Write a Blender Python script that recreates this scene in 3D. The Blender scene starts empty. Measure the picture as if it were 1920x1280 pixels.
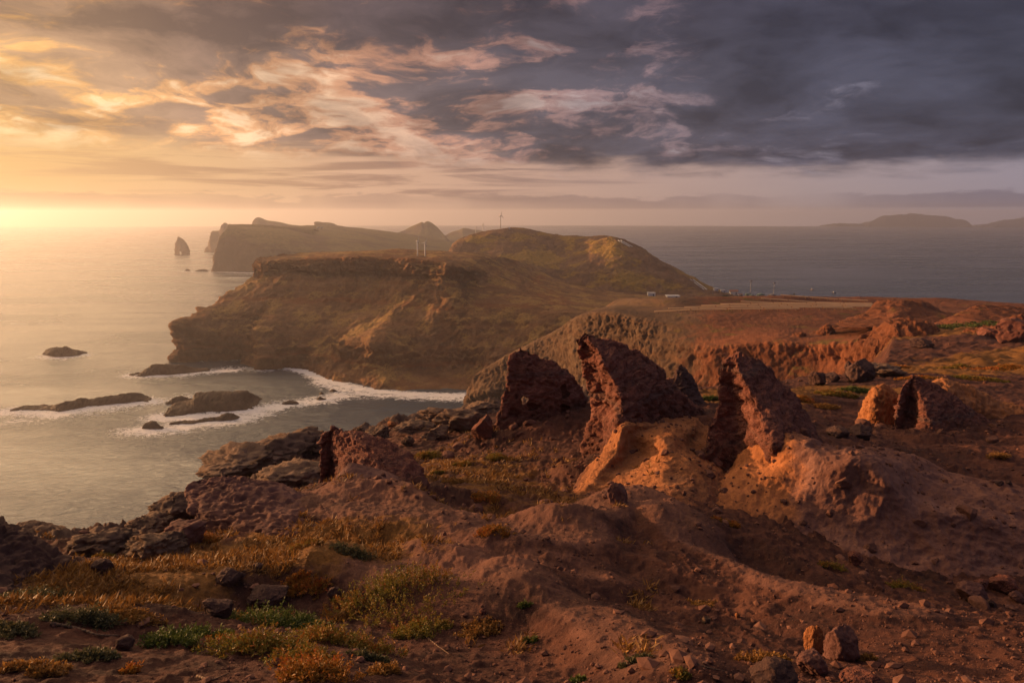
import bpy, bmesh, math, random
import numpy as np
from mathutils import Vector, Matrix
from mathutils.bvhtree import BVHTree

R = math.radians
random.seed(4); rng = np.random.default_rng(7)
scene = bpy.context.scene
C = scene.collection

# ------------------------------------------------------------------ camera
H = 100.0                       # height of the viewpoint above the sea
SEA_R = 8000.0                  # reach of the sea sheet
F = 1280.0                      # focal length in photo pixels (24 mm on 36 mm)
PITCH = math.atan((640 - 423) / F) + math.atan(H / SEA_R)
cam = bpy.data.objects.new('camera', bpy.data.cameras.new('camera'))
C.objects.link(cam); scene.camera = cam
cam.location = (0, 0, H); cam.rotation_euler = (math.pi / 2 - PITCH, 0, 0)
cam.data.lens = 24; cam.data.sensor_width = 36
cam.data.clip_start = 0.1; cam.data.clip_end = 30000
CP, SP = math.cos(PITCH), math.sin(PITCH)

# ------------------------------------------------------------------ sun, sky, exposure
SUN_AZ, SUN_EL = R(-67), R(5.8)   # azimuth from the view direction, left is negative
GLOW_AZ = R(-48)                # bearing where the clouds let most of its light through
CLX, CLY = 8.5, 4.4
S = Vector((math.sin(SUN_AZ) * math.cos(SUN_EL), math.cos(SUN_AZ) * math.cos(SUN_EL), math.sin(SUN_EL)))
sun = bpy.data.objects.new('sun', bpy.data.lights.new('sun', 'SUN'))
C.objects.link(sun)
sun.data.energy = 5.0; sun.data.angle = R(0.6); sun.data.color = (1.0, 0.52, 0.23)
sun.rotation_euler = S.to_track_quat('Z', 'Y').to_euler()
scene.view_settings.view_transform = 'Standard'; scene.view_settings.look = 'None'
scene.view_settings.exposure = 0.56; scene.view_settings.gamma = 1.0
scene.cycles.use_denoising = True
scene.cycles.volume_bounces = 0
scene.cycles.max_bounces = 6; scene.cycles.diffuse_bounces = 3; scene.cycles.glossy_bounces = 3
scene.cycles.sample_clamp_indirect = 4.0
scene.cycles.caustics_reflective = False; scene.cycles.caustics_refractive = False


class NT:
    """small wrapper that makes node trees short to write"""
    def __init__(s, tree): s.t = tree; s.n = tree.nodes; s.l = tree.links
    def new(s, typ, **kw):
        n = s.n.new(typ)
        for k, v in kw.items(): setattr(n, k, v)
        return n
    def put(s, sock, v):
        if v is None: return
        if isinstance(v, bpy.types.NodeSocket): s.l.new(v, sock)
        else: sock.default_value = v
    def math(s, op, a, b=None, c=None, clamp=False):
        n = s.new('ShaderNodeMath', operation=op, use_clamp=clamp)
        s.put(n.inputs[0], a); s.put(n.inputs[1], b); s.put(n.inputs[2], c)
        return n.outputs[0]
    def vmath(s, op, a, b=None):
        n = s.new('ShaderNodeVectorMath', operation=op)
        s.put(n.inputs[0], a); s.put(n.inputs[1], b)
        return n.outputs['Value'] if op in ('DOT_PRODUCT', 'LENGTH') else n.outputs[0]
    def noise(s, vec, scale, detail=6, rough=0.55, dist=0.0, lac=2.0, col=False):
        n = s.new('ShaderNodeTexNoise')
        s.put(n.inputs['Vector'], vec); s.put(n.inputs['Scale'], scale); n.inputs['Detail'].default_value = detail
        n.inputs['Roughness'].default_value = rough; n.inputs['Distortion'].default_value = dist
        n.inputs['Lacunarity'].default_value = lac
        return n.outputs['Color' if col else 0]
    def voro(s, vec, scale, feature='F1'):
        n = s.new('ShaderNodeTexVoronoi', feature=feature)
        s.put(n.inputs['Vector'], vec); n.inputs['Scale'].default_value = scale
        return n.outputs['Distance']
    def ramp(s, fac, stops, interp='LINEAR'):
        n = s.new('ShaderNodeValToRGB'); r = n.color_ramp; r.interpolation = interp
        while len(r.elements) < len(stops): r.elements.new(0.5)
        for e, (p, c) in zip(r.elements, stops):
            e.position = p; e.color = (*c, 1) if len(c) == 3 else c
        s.put(n.inputs[0], fac)
        return n.outputs[0]
    def step(s, v, a, b, lo=0.0, hi=1.0):
        n = s.new('ShaderNodeMapRange', interpolation_type='SMOOTHSTEP')
        s.put(n.inputs[0], v); s.put(n.inputs[1], a); s.put(n.inputs[2], b)
        n.inputs[3].default_value = lo; n.inputs[4].default_value = hi
        return n.outputs[0]
    def mix(s, fac, a, b, mode='MIX'):
        n = s.new('ShaderNodeMix', data_type='RGBA', blend_type=mode)
        s.put(n.inputs[0], fac)
        s.put(n.inputs[6], (*a, 1) if isinstance(a, tuple) and len(a) == 3 else a)
        s.put(n.inputs[7], (*b, 1) if isinstance(b, tuple) and len(b) == 3 else b)
        return n.outputs[2]
    def sep(s, v):
        n = s.new('ShaderNodeSeparateXYZ'); s.put(n.inputs[0], v); return n.outputs
    def comb(s, x, y, z):
        n = s.new('ShaderNodeCombineXYZ')
        for i, v in enumerate((x, y, z)): s.put(n.inputs[i], v)
        return n.outputs[0]


world = bpy.data.worlds.new('World'); scene.world = world; world.use_nodes = True
def build_world():
    t = NT(world.node_tree); t.n.clear()
    D = t.new('ShaderNodeTexCoord').outputs['Generated']
    x, y, z = t.sep(D)[0], t.sep(D)[1], t.sep(D)[2]
    z = t.math('MAXIMUM', z, 0.0)
    hl = t.math('SQRT', t.math('ADD', t.math('MULTIPLY', x, x), t.math('MULTIPLY', y, y)))
    s = t.math('DIVIDE', t.math('ADD', t.math('MULTIPLY', x, math.sin(GLOW_AZ)), t.math('MULTIPLY', y, math.cos(GLOW_AZ))), hl)
    # nearness to the sun's bearing: 0.99 left edge of the photo, 0.83 centre, 0.53 right edge
    sf = t.math('MULTIPLY_ADD', s, 0.5, 0.5)
    # clouds live on a flat deck, so they foreshorten towards the horizon
    den = t.math('ADD', z, 0.19)
    P = t.comb(t.math('DIVIDE', x, den), t.math('DIVIDE', y, den), 0.0)
    az = t.math('ARCTAN2', x, y)
    def warped(v, sc, amt, o):
        w = t.vmath('SCALE', t.vmath('SUBTRACT', t.noise(t.vmath('ADD', v, o), sc, 4, 0.55, col=True), (0.5, 0.5, 0.5)))
        w.node.inputs['Scale'].default_value = amt
        return t.vmath('ADD', v, w)
    P2 = warped(warped(P, 1.1, 0.55, (2.0, 0.4, 0.0)), 5.0, 0.13, (0.0, 5.0, 1.0))
    big = t.noise(t.vmath('ADD', P2, (CLX, CLY, 0.0)), 0.9, 2, 0.5)
    fine = t.noise(t.vmath('ADD', P2, (15.8, 6.5, 4.4)), 2.3, 10, 0.58)
    fine2 = t.noise(t.vmath('ADD', P2, (1.3, 9.1, 1.4)), 6.5, 9, 0.62)
    n = t.math('ADD', t.math('MULTIPLY', big, 0.25), t.math('ADD', t.math('MULTIPLY', fine, 0.50), t.math('MULTIPLY', fine2, 0.25)))
    n = t.math('MULTIPLY_ADD', n, 2.5, -0.82)
    # the cloud masses and breaks of this evening: bearing, height, spread, thinner (+) or thicker (-)
    for px, row, sx, sy, am in [(90,110,120,55,.09),(60,172,110,26,-.10),(640,110,60,36,.07),(400,40,260,45,-.06),(150,235,300,50,.02),
            (430,215,110,18,-.10),(270,250,60,14,-.13),(60,292,160,12,-.10),(330,170,170,22,-.05),(745,242,95,24,.10),(1085,182,170,20,.13),(1190,215,75,22,-.09),(1000,215,40,30,.05),(1245,275,75,17,.12),
            (1050,300,80,18,-.07),(1150,190,150,16,.06),(1290,250,140,14,.06),(930,318,90,16,.07),(1480,298,170,11,.08),(1420,235,380,45,.035),(1750,110,300,70,-.06),(1720,235,230,32,-.05),(1910,300,25,12,.14),(960,60,200,50,.02),(600,300,200,20,-.05),(520,190,100,24,-.08),(690,180,70,30,-.05),(960,140,200,20,-.06),(350,120,120,40,-.07),(820,200,60,40,-.08),(1330,190,90,14,.08),(1600,205,160,12,.07),(1120,110,200,10,.05),(1500,60,200,16,.05)]:
        rw = math.atan((640 - row) / F) - PITCH; a0 = math.atan((px - 960) / F); k = math.cos(a0)
        dx = t.math('DIVIDE', t.math('SUBTRACT', az, a0), sx / F * k); dz = t.math('DIVIDE', t.math('SUBTRACT', z, math.sin(rw) * k), sy / F)
        g = t.math('EXPONENT', t.math('MULTIPLY', t.math('ADD', t.math('MULTIPLY', dx, dx), t.math('MULTIPLY', dz, dz)), -1.0))
        n = t.math('MULTIPLY_ADD', g, am, n)
    # gaps open towards the sun and low down; the deck closes to the right and overhead
    bias = t.math('MULTIPLY', t.step(sf, 0.80, 1.0), 0.10)
    bias = t.math('ADD', bias, t.math('MULTIPLY', t.step(z, 0.10, 0.27), -0.12))
    bias = t.math('ADD', bias, t.math('MULTIPLY', t.math('MULTIPLY', t.step(z, 0.20, 0.09), t.step(sf, 0.74, 0.97)), 0.085))
    bias = t.math('ADD', bias, t.math('MULTIPLY', t.step(sf, 0.84, 0.60), -0.055))
    light = t.step(t.math('ADD', n, bias), 0.38, 0.74)
    dark = t.ramp(sf, [(0.52, (.046, .049, .080)), (0.68, (.060, .061, .095)), (0.83, (.088, .078, .102)),
                       (0.91, (.155, .110, .110)), (0.955, (.33, .205, .145)), (0.992, (.58, .345, .18))])
    lite = t.ramp(sf, [(0.52, (.140, .142, .195)), (0.68, (.215, .20, .245)), (0.80, (.36, .285, .285)),
                       (0.89, (.70, .44, .305)), (0.955, (.95, .63, .37)), (0.992, (1.10, .76, .40))])
    mid = t.ramp(sf, [(0.52, (.072, .078, .116)), (0.68, (.115, .108, .150)), (0.80, (.26, .165, .170)),
                       (0.89, (.52, .255, .165)), (0.955, (.72, .36, .16)), (0.992, (.88, .47, .15))])
    col = t.mix(t.step(light, 0.0, 0.5), dark, t.mix(t.step(light, 0.42, 1.0), mid, lite))
    # softer shading inside the deck
    sh = t.noise(t.vmath('ADD', P2, (3.7, 5.5, 8.4)), 1.9, 9, 0.6)
    col = t.mix(1.0, col, t.ramp(sh, [(0.37, (.56, .56, .62)), (0.63, (1.52, 1.50, 1.48))]), 'MULTIPLY')
    col = t.mix(t.step(z, 0.15, 0.30), col, t.mix(1.0, col, (.80, .76, .80), 'MULTIPLY'))
    # clear strip above the horizon, with thin streaks of cloud
    band = t.ramp(sf, [(0.52, (.33, .295, .365)), (0.66, (.43, .33, .335)), (0.83, (.62, .385, .290)),
                       (0.91, (.76, .45, .29)), (0.965, (.86, .51, .24)), (0.992, (.86, .50, .17))])
    st = t.noise(t.comb(t.math('MULTIPLY', az, 3.6), t.math('MULTIPLY', z, 58.0), 0.0), 1.0, 8, 0.6, 0.5)
    streak = t.math('MULTIPLY', t.math('MULTIPLY', t.step(st, 0.46, 0.60), t.step(sf, 0.70, 0.88)), t.step(z, 0.014, 0.030))
    band = t.mix(t.math('MULTIPLY', streak, 0.8), band, t.mix(0.45, dark, mid))
    # low bank of cumulus near the horizon
    bk = t.noise(t.comb(t.math('MULTIPLY', az, 8.0), t.math('MULTIPLY', z, 40.0), 3.0), 1.0, 9, 0.62)
    top = t.math('MULTIPLY_ADD', bk, 0.052, 0.003)
    bank = t.math('MULTIPLY', t.step(t.math('SUBTRACT', top, z), -0.0012, 0.0022), t.step(z, 0.010, 0.0125))
    bank = t.math('MULTIPLY', bank, t.step(t.noise(t.comb(t.math('MULTIPLY', az, 4.0), 0.0, 9.0), 1.0, 3, 0.5), 0.36, 0.56, 0.15, 1.0))
    band = t.mix(t.math('MULTIPLY', bank, 0.62), band, t.mix(0.35, t.mix(1.0, band, (.55, .52, .62), 'MULTIPLY'), dark))
    # the deck's lower edge
    edge = t.math('ADD', z, t.math('MULTIPLY', t.math('SUBTRACT', fine, 0.5), 0.055))
    edge = t.math('ADD', edge, t.math('MULTIPLY', t.math('SUBTRACT', st, 0.5), 0.022))
    lo = t.math('MULTIPLY_ADD', t.step(sf, 0.72, 0.98), 0.018, 0.050)
    hi = t.math('MULTIPLY_ADD', t.step(sf, 0.72, 0.98), 0.040, 0.076)
    col = t.mix(t.step(edge, lo, hi), band, col)
    # unseen sky above the view, brightened to fill the shadows and warm the sea
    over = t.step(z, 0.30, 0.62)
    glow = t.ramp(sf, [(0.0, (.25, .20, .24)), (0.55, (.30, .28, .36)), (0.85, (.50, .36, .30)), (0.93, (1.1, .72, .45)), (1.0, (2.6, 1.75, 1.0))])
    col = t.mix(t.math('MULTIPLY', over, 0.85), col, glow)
    col = t.mix(t.math('MULTIPLY', t.math('MULTIPLY', t.step(z, 0.262, 0.33), t.step(z, 0.62, 0.45)), t.step(sf, 0.935, 0.985)), col, (8.0, 5.2, 2.7, 1))  # added gold patch out of view at left, to brighten the sea's reflection
    col = t.mix(t.math('MULTIPLY', t.step(sf, 0.50, 0.25), 0.8), col, (.20, .19, .27, 1))  # unseen sky behind the camera, lifted for cool violet fill light
    sky = t.new('ShaderNodeTexSky', sky_type='NISHITA', sun_disc=False)
    sky.sun_elevation = SUN_EL; sky.sun_rotation = SUN_AZ; sky.dust_density = 4.0
    b1 = t.new('ShaderNodeBackground'); t.l.new(sky.outputs[0], b1.inputs[0]); b1.inputs[1].default_value = 0.06
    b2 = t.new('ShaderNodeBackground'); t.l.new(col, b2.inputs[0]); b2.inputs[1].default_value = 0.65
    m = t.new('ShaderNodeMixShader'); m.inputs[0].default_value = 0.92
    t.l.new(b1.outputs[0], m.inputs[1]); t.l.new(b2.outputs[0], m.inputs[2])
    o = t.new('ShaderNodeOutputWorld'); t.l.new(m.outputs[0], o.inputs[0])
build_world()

# ------------------------------------------------------------------ photo pixel + distance -> place in the world
def slope(row):
    v = (640 - np.asarray(row, float)) / F
    return (v * CP - SP) / (CP + v * SP)
def W(px, row, Y):
    """point at forward distance Y seen at photo pixel (px,row); Y None or 's' = on the sea"""
    v = (640 - row) / F; u = (px - 960) / F
    den = CP + v * SP; k = (v * CP - SP) / den
    if Y is None or Y == 's': Y = -H / k
    return np.array((Y * u / den, Y, H + Y * k))

# ------------------------------------------------------------------ noise in numpy
_perm = np.random.default_rng(11).permutation(256); _perm = np.concatenate([_perm, _perm, _perm])
_g = np.random.default_rng(12).normal(size=(256, 3)); _g /= np.linalg.norm(_g, axis=1)[:, None]
def perlin(p):
    i = np.floor(p).astype(np.int64); f = p - i; i &= 255
    w = f * f * f * (f * (f * 6 - 15) + 10)
    out = np.zeros(len(p))
    for dx in (0, 1):
        wx = w[:, 0] if dx else 1 - w[:, 0]
        a = _perm[i[:, 0] + dx]
        for dy in (0, 1):
            wy = wx * (w[:, 1] if dy else 1 - w[:, 1])
            b = _perm[a + i[:, 1] + dy]
            for dz in (0, 1):
                g = _g[_perm[b + i[:, 2] + dz]]
                d = g[:, 0] * (f[:, 0] - dx) + g[:, 1] * (f[:, 1] - dy) + g[:, 2] * (f[:, 2] - dz)
                out += d * wy * (w[:, 2] if dz else 1 - w[:, 2])
    return out * 1.5
def fbm(p, scale, octv=5, gain=0.5, ridged=False, off=0.0):
    """roughly -1..1 (ridged: 0..1), features of size `scale`"""
    q = p / scale + off; a = 1.0; s = 0.0; o = np.zeros(len(p))
    for k in range(octv):
        n = perlin(q)
        o += a * ((1 - np.abs(n) * 2) if ridged else n)
        s += a; a *= gain; q = q * 2.03 + 17.7
    return o / s

# ------------------------------------------------------------------ meshes
def mesh_obj(name, verts, faces, mat, smooth=True, origin=None, parent=None):
    """verts (n,3) world; faces (m,4) or (m,3) int array"""
    verts = np.asarray(verts, float); faces = np.asarray(faces)
    if origin is None:
        mn, mx = verts.min(0), verts.max(0); origin = np.array([(mn[0] + mx[0]) / 2, (mn[1] + mx[1]) / 2, mn[2]])
    origin = np.asarray(origin, float)
    me = bpy.data.meshes.new(name)
    me.vertices.add(len(verts)); me.vertices.foreach_set('co', (verts - origin).astype(np.float32).ravel())
    k = faces.shape[1]; m = len(faces)
    me.loops.add(m * k); me.loops.foreach_set('vertex_index', faces.astype(np.int32).ravel())
    me.polygons.add(m); me.polygons.foreach_set('loop_start', np.arange(0, m * k, k, dtype=np.int32))
    me.polygons.foreach_set('use_smooth', np.full(m, smooth))
    me.update(calc_edges=True)
    if mat: me.materials.append(mat)
    o = bpy.data.objects.new(name, me); C.objects.link(o); o.location = origin
    if parent:
        o.parent = parent; o.location = Vector(origin) - parent.location
    return o
def attr(o, name, vals):
    a = o.data.attributes.new(name, 'FLOAT', 'POINT'); a.data.foreach_set('value', np.asarray(vals, np.float32))
def grid_faces(nv, nu, wrap=False):
    j, i = np.meshgrid(np.arange(nv - 1), np.arange(nu if wrap else nu - 1), indexing='ij')
    i2 = (i + 1) % nu
    return np.stack([j * nu + i, j * nu + i2, (j + 1) * nu + i2, (j + 1) * nu + i], -1).reshape(-1, 4)
def spline(P, n, closed=False, even=True):
    """smooth curve through P (k,...,3) along axis 0, n samples, tangents limited so that it never overshoots"""
    k = len(P)
    if closed: nxt, prv = np.roll(P, -1, 0), np.roll(P, 1, 0)
    else:
        nxt = np.concatenate([P[1:], 2 * P[-1:] - P[-2:-1]]); prv = np.concatenate([2 * P[:1] - P[1:2], P[:-1]])
    m = 0.5 * (nxt - prv)
    lim = np.minimum(np.linalg.norm(nxt - P, axis=-1), np.linalg.norm(P - prv, axis=-1)) * 1.3
    ln = np.linalg.norm(m, axis=-1) + 1e-9
    m = m * np.minimum(1, lim / ln)[..., None]
    seg = k if closed else k - 1
    d = np.linalg.norm(nxt - P, axis=-1)[:seg]
    d = d.reshape(seg, -1).mean(1) + 1e-6
    if even:
        d = d / d.sum(); d = 0.75 * d + 0.25 / seg
    else: d = np.full(seg, 1 / seg)
    cum = np.concatenate([[0], np.cumsum(d)]); cum /= cum[-1]
    t = np.linspace(0, 1, n, endpoint=not closed)
    x = np.interp(t, cum, np.arange(seg + 1)); i = np.minimum(x.astype(int), seg - 1); f = x - i
    j = (i + 1) % k
    sh = (n,) + (1,) * (P.ndim - 1)
    f = f.reshape(sh)
    return (2*f**3 - 3*f**2 + 1) * P[i] + (f**3 - 2*f**2 + f) * m[i] + (-2*f**3 + 3*f**2) * P[j] + (f**3 - f**2) * m[j]
def normals(G, wrap):
    du = (np.roll(G, -1, 1) - np.roll(G, 1, 1)) if wrap else np.gradient(G, axis=1)
    dv = np.gradient(G, axis=0)
    n = np.cross(du, dv); n /= (np.linalg.norm(n, axis=-1)[..., None] + 1e-12)
    return n
def loft(name, ctrl, nu, nv, mat, disp=None, closed=False, cap=None, parent=None, upward=False):
    """ctrl: rows (v) of points (u); closed = each row is a ring; cap = tip point that closes the last ring.
    disp(points, normals) -> offset along the normal (n,) or vector (n,3)"""
    P = np.array([[W(*p) if not isinstance(p, np.ndarray) else p for p in row] for row in ctrl], float)
    if cap is not None:
        tip = W(*cap)
        P = np.concatenate([P, (P[-1:] * 0.45 + tip * 0.55), np.broadcast_to(tip, (1,) + P.shape[1:]) + (P[-1:] - tip) * 0.03])
    A = spline(P, nv)
    G = spline(np.swapaxes(A, 0, 1), nu, closed); G = np.swapaxes(G, 0, 1)
    N = normals(G, closed)
    if closed: sgn = np.sum(N * (G - G.mean(1, keepdims=True)))
    else: sgn = np.sum(N * np.array((0, -0.4, 1.0)))
    if sgn < 0: N = -N
    flipped = sgn < 0
    pts, nn = G.reshape(-1, 3), N.reshape(-1, 3)
    if disp is not None:
        d = disp(pts, nn)
        pts = pts + (nn * d[:, None] if d.ndim == 1 else d)
    f = grid_faces(nv, nu, closed)
    if cap is not None:
        pts = np.concatenate([pts, pts.reshape(nv, nu, 3)[-1].mean(0)[None]])
        last = (nv - 1) * nu + np.arange(nu)
        pts = np.concatenate([pts, pts[:nu].mean(0)[None]]); fst = np.arange(nu)
        me_faces = f; tri = np.concatenate([np.stack([last, np.roll(last, -1), np.full(nu, len(pts) - 2)], -1), np.stack([np.roll(fst, -1), fst, np.full(nu, len(pts) - 1)], -1)])
        o = mesh_obj_mixed(name, pts, me_faces, tri, mat, parent, flipped)
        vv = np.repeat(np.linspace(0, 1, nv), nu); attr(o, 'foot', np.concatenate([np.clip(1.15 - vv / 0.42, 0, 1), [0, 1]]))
    else:
        if flipped: f = f[:, ::-1]
        o = mesh_obj(name, pts, f, mat, parent=parent)
    return o
def mesh_obj_mixed(name, pts, quads, tris, mat, parent=None, flip=False):
    if flip: quads, tris = quads[:, ::-1], tris[:, ::-1]
    pts = np.asarray(pts); mn, mx = pts.min(0), pts.max(0)
    org = np.array([(mn[0] + mx[0]) / 2, (mn[1] + mx[1]) / 2, mn[2]])
    me = bpy.data.meshes.new(name)
    me.vertices.add(len(pts)); me.vertices.foreach_set('co', (pts - org).astype(np.float32).ravel())
    li = np.concatenate([quads.ravel(), tris.ravel()]).astype(np.int32)
    ls = np.concatenate([np.arange(len(quads)) * 4, len(quads) * 4 + np.arange(len(tris)) * 3]).astype(np.int32)
    me.loops.add(len(li)); me.loops.foreach_set('vertex_index', li)
    me.polygons.add(len(ls)); me.polygons.foreach_set('loop_start', ls)
    me.polygons.foreach_set('use_smooth', np.full(len(ls), True))
    me.update(calc_edges=True); me.materials.append(mat)
    o = bpy.data.objects.new(name, me); C.objects.link(o); o.location = org
    if parent: o.parent = parent; o.location = Vector(org) - parent.location
    return o
def tag(o, label=None, cat=None, group=None, kind=None):
    if label: o['label'] = label
    if cat: o['category'] = cat
    if group: o['group'] = group
    if kind: o['kind'] = kind
    return o
def empty(name, loc, rz=0.0):
    o = bpy.data.objects.new(name, None); C.objects.link(o); o.location = loc; o.rotation_euler = (0, 0, rz); return o
def copy_tree(o, parent=None):
    c = o.copy(); C.objects.link(c); c.parent = parent
    for ch in list(o.children): copy_tree(ch, c)
    return c

# ------------------------------------------------------------------ materials
def rock_mat(name, cols, scale=1.0, bump=0.5, bdist=0.05, grass=None, grass_amt=0.0, strata=None, rough=0.93, attrcol=None, pits=0.0, veg_attr=None, foot=None):
    """cols: dark, mid, light stone; grass: colour of growth on the flatter parts; strata: (period, colour, amount)"""
    m = bpy.data.materials.new(name); m.use_nodes = True
    t = NT(m.node_tree); b = t.n['Principled BSDF']
    P = t.new('ShaderNodeTexCoord').outputs['Object']
    n1 = t.noise(P, 0.35 / scale, 6, 0.6); n2 = t.noise(P, 1.7 / scale, 9, 0.65); n3 = t.noise(P, 9.0 / scale, 8, 0.7)
    f = t.math('ADD', t.math('MULTIPLY', n1, 0.45), t.math('ADD', t.math('MULTIPLY', n2, 0.35), t.math('MULTIPLY', n3, 0.2)))
    col = t.ramp(f, [(0.36, cols[0]), (0.50, cols[1]), (0.64, cols[2])])
    nz = t.sep(t.new('ShaderNodeNewGeometry').outputs['Normal'])[2]
    if strata:
        per, sc, amt = strata
        pz = t.sep(P)[2]
        h = t.math('ADD', t.math('DIVIDE', pz, per), t.math('MULTIPLY', n1, 1.4))
        sn = t.noise(t.comb(0.0, 0.0, h), 1.0, 5, 0.7)
        col = t.mix(t.math('MULTIPLY', t.step(sn, 0.48, 0.60), amt), col, sc)
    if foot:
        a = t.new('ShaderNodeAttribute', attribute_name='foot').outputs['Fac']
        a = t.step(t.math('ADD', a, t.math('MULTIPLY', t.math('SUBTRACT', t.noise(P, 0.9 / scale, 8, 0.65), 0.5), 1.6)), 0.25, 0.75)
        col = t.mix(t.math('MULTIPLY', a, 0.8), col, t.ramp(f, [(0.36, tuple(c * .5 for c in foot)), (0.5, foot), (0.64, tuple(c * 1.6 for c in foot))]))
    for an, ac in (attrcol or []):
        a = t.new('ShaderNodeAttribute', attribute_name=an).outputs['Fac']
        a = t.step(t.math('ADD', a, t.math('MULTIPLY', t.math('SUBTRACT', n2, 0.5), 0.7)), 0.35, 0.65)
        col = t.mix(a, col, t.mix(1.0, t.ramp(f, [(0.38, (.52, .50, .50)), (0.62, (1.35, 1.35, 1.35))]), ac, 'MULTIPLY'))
    if grass:
        g = t.noise(P, 0.6 / scale, 8, 0.68)
        gm = t.math('MULTIPLY', t.step(nz, 0.55, 0.85), t.step(g, 0.62 - grass_amt * 0.3, 0.72 - grass_amt * 0.3))
        if veg_attr:
            va = t.new('ShaderNodeAttribute', attribute_name=veg_attr).outputs['Fac']
            gm = t.step(t.math('ADD', va, t.math('MULTIPLY', t.math('SUBTRACT', g, 0.5), 1.6)), 0.4, 0.7)
        gc = t.ramp(n3, [(0.3, tuple(c * 0.55 for c in grass)), (0.7, tuple(c * 1.25 for c in grass))])
        col = t.mix(gm, col, gc)
    t.put(b.inputs['Base Color'], col); b.inputs['Roughness'].default_value = rough
    b.inputs['Specular IOR Level'].default_value = 0.2
    h = t.math('ADD', t.math('MULTIPLY', t.noise(P, 2.2 / scale, 12, 0.72), 1.0), t.math('MULTIPLY', n3, 0.45))
    if pits:
        pv = t.voro(P, 7.0 / scale); pv2 = t.voro(t.vmath('ADD', P, (3.1, 1.7, 9.2)), 17.0 / scale)
        h = t.math('ADD', h, t.math('MULTIPLY', t.math('ADD', t.step(pv, 0.0, 0.45), t.math('MULTIPLY', t.step(pv2, 0.0, 0.4), 0.5)), pits))
    bp = t.new('ShaderNodeBump'); bp.inputs['Strength'].default_value = bump; bp.inputs['Distance'].default_value = bdist
    t.l.new(h, bp.inputs['Height']); t.l.new(bp.outputs[0], b.inputs['Normal'])
    return m
def plain(name, col, rough=0.6, metal=0.0, var=0.15, scale=1.0):
    m = bpy.data.materials.new(name); m.use_nodes = True
    t = NT(m.node_tree); b = t.n['Principled BSDF']
    P = t.new('ShaderNodeTexCoord').outputs['Object']
    n = t.noise(P, 2.0 / scale, 6, 0.65)
    c = t.ramp(n, [(0.3, tuple(x * (1 - var) for x in col)), (0.7, tuple(min(1, x * (1 + var)) for x in col))])
    t.put(b.inputs['Base Color'], c); b.inputs['Roughness'].default_value = rough; b.inputs['Metallic'].default_value = metal
    return m

M = {}
M['soil'] = rock_mat('red_soil', [(.024, .010, .008), (.064, .023, .016), (.14, .054, .032)], 0.6, 1.0, 0.06,
                     grass=(.17, .075, .018), veg_attr='veg', attrcol=[('pale', (.132, .058, .040, 1)), ('rock', (.095, .058, .043, 1))])
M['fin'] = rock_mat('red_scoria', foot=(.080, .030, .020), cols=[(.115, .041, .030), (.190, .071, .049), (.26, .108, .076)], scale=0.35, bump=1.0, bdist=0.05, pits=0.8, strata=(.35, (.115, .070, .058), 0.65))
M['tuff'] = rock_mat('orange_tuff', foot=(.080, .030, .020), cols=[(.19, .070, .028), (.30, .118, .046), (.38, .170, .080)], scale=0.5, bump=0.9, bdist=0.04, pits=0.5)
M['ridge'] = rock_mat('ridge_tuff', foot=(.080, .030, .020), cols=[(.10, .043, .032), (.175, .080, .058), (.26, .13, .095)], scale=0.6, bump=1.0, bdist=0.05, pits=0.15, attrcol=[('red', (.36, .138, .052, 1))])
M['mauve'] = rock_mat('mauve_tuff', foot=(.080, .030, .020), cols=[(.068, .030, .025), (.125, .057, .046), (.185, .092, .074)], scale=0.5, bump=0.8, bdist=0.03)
M['tan'] = rock_mat('tan_rock', [(.065, .039, .027), (.15, .092, .063), (.25, .165, .115)], 0.6, 1.0, 0.07, grass=(.16, .07, .02), grass_amt=0.3)
M['dark'] = rock_mat('dark_rock', [(.045, .024, .021), (.085, .045, .037), (.13, .072, .056)], 0.5, 1.0, 0.06)
M['wall'] = rock_mat('gully_cliff', [(.048, .027, .017), (.105, .060, .034), (.175, .110, .062)], 7, 0.9, 0.8,
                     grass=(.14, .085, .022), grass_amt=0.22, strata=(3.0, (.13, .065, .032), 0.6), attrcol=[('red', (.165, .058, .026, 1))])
M['cape'] = rock_mat('brown_cliff', [(.075, .037, .017), (.185, .092, .040), (.31, .175, .078)], 13, 1.0, 2.0,
                     grass=(.33, .19, .06), grass_amt=0.46, strata=(6.0, (.22, .085, .030), 0.8))
M['hill'] = rock_mat('grassy_hill', [(.070, .036, .022), (.15, .078, .042), (.23, .13, .07)], 26, 1.0, 2.2, grass=(.28, .165, .035), grass_amt=0.48)
M['far'] = rock_mat('far_cliff', [(.075, .042, .026), (.12, .07, .042), (.17, .105, .06)], 60, 0.6, 3.0, grass=(.17, .12, .045), grass_amt=0.7)
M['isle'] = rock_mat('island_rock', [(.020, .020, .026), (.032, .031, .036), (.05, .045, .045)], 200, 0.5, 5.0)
M['skerry'] = rock_mat('wet_sea_rock', [(.040, .022, .014), (.075, .042, .024), (.12, .07, .04)], 3, 1.0, 0.4, rough=0.7)

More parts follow.
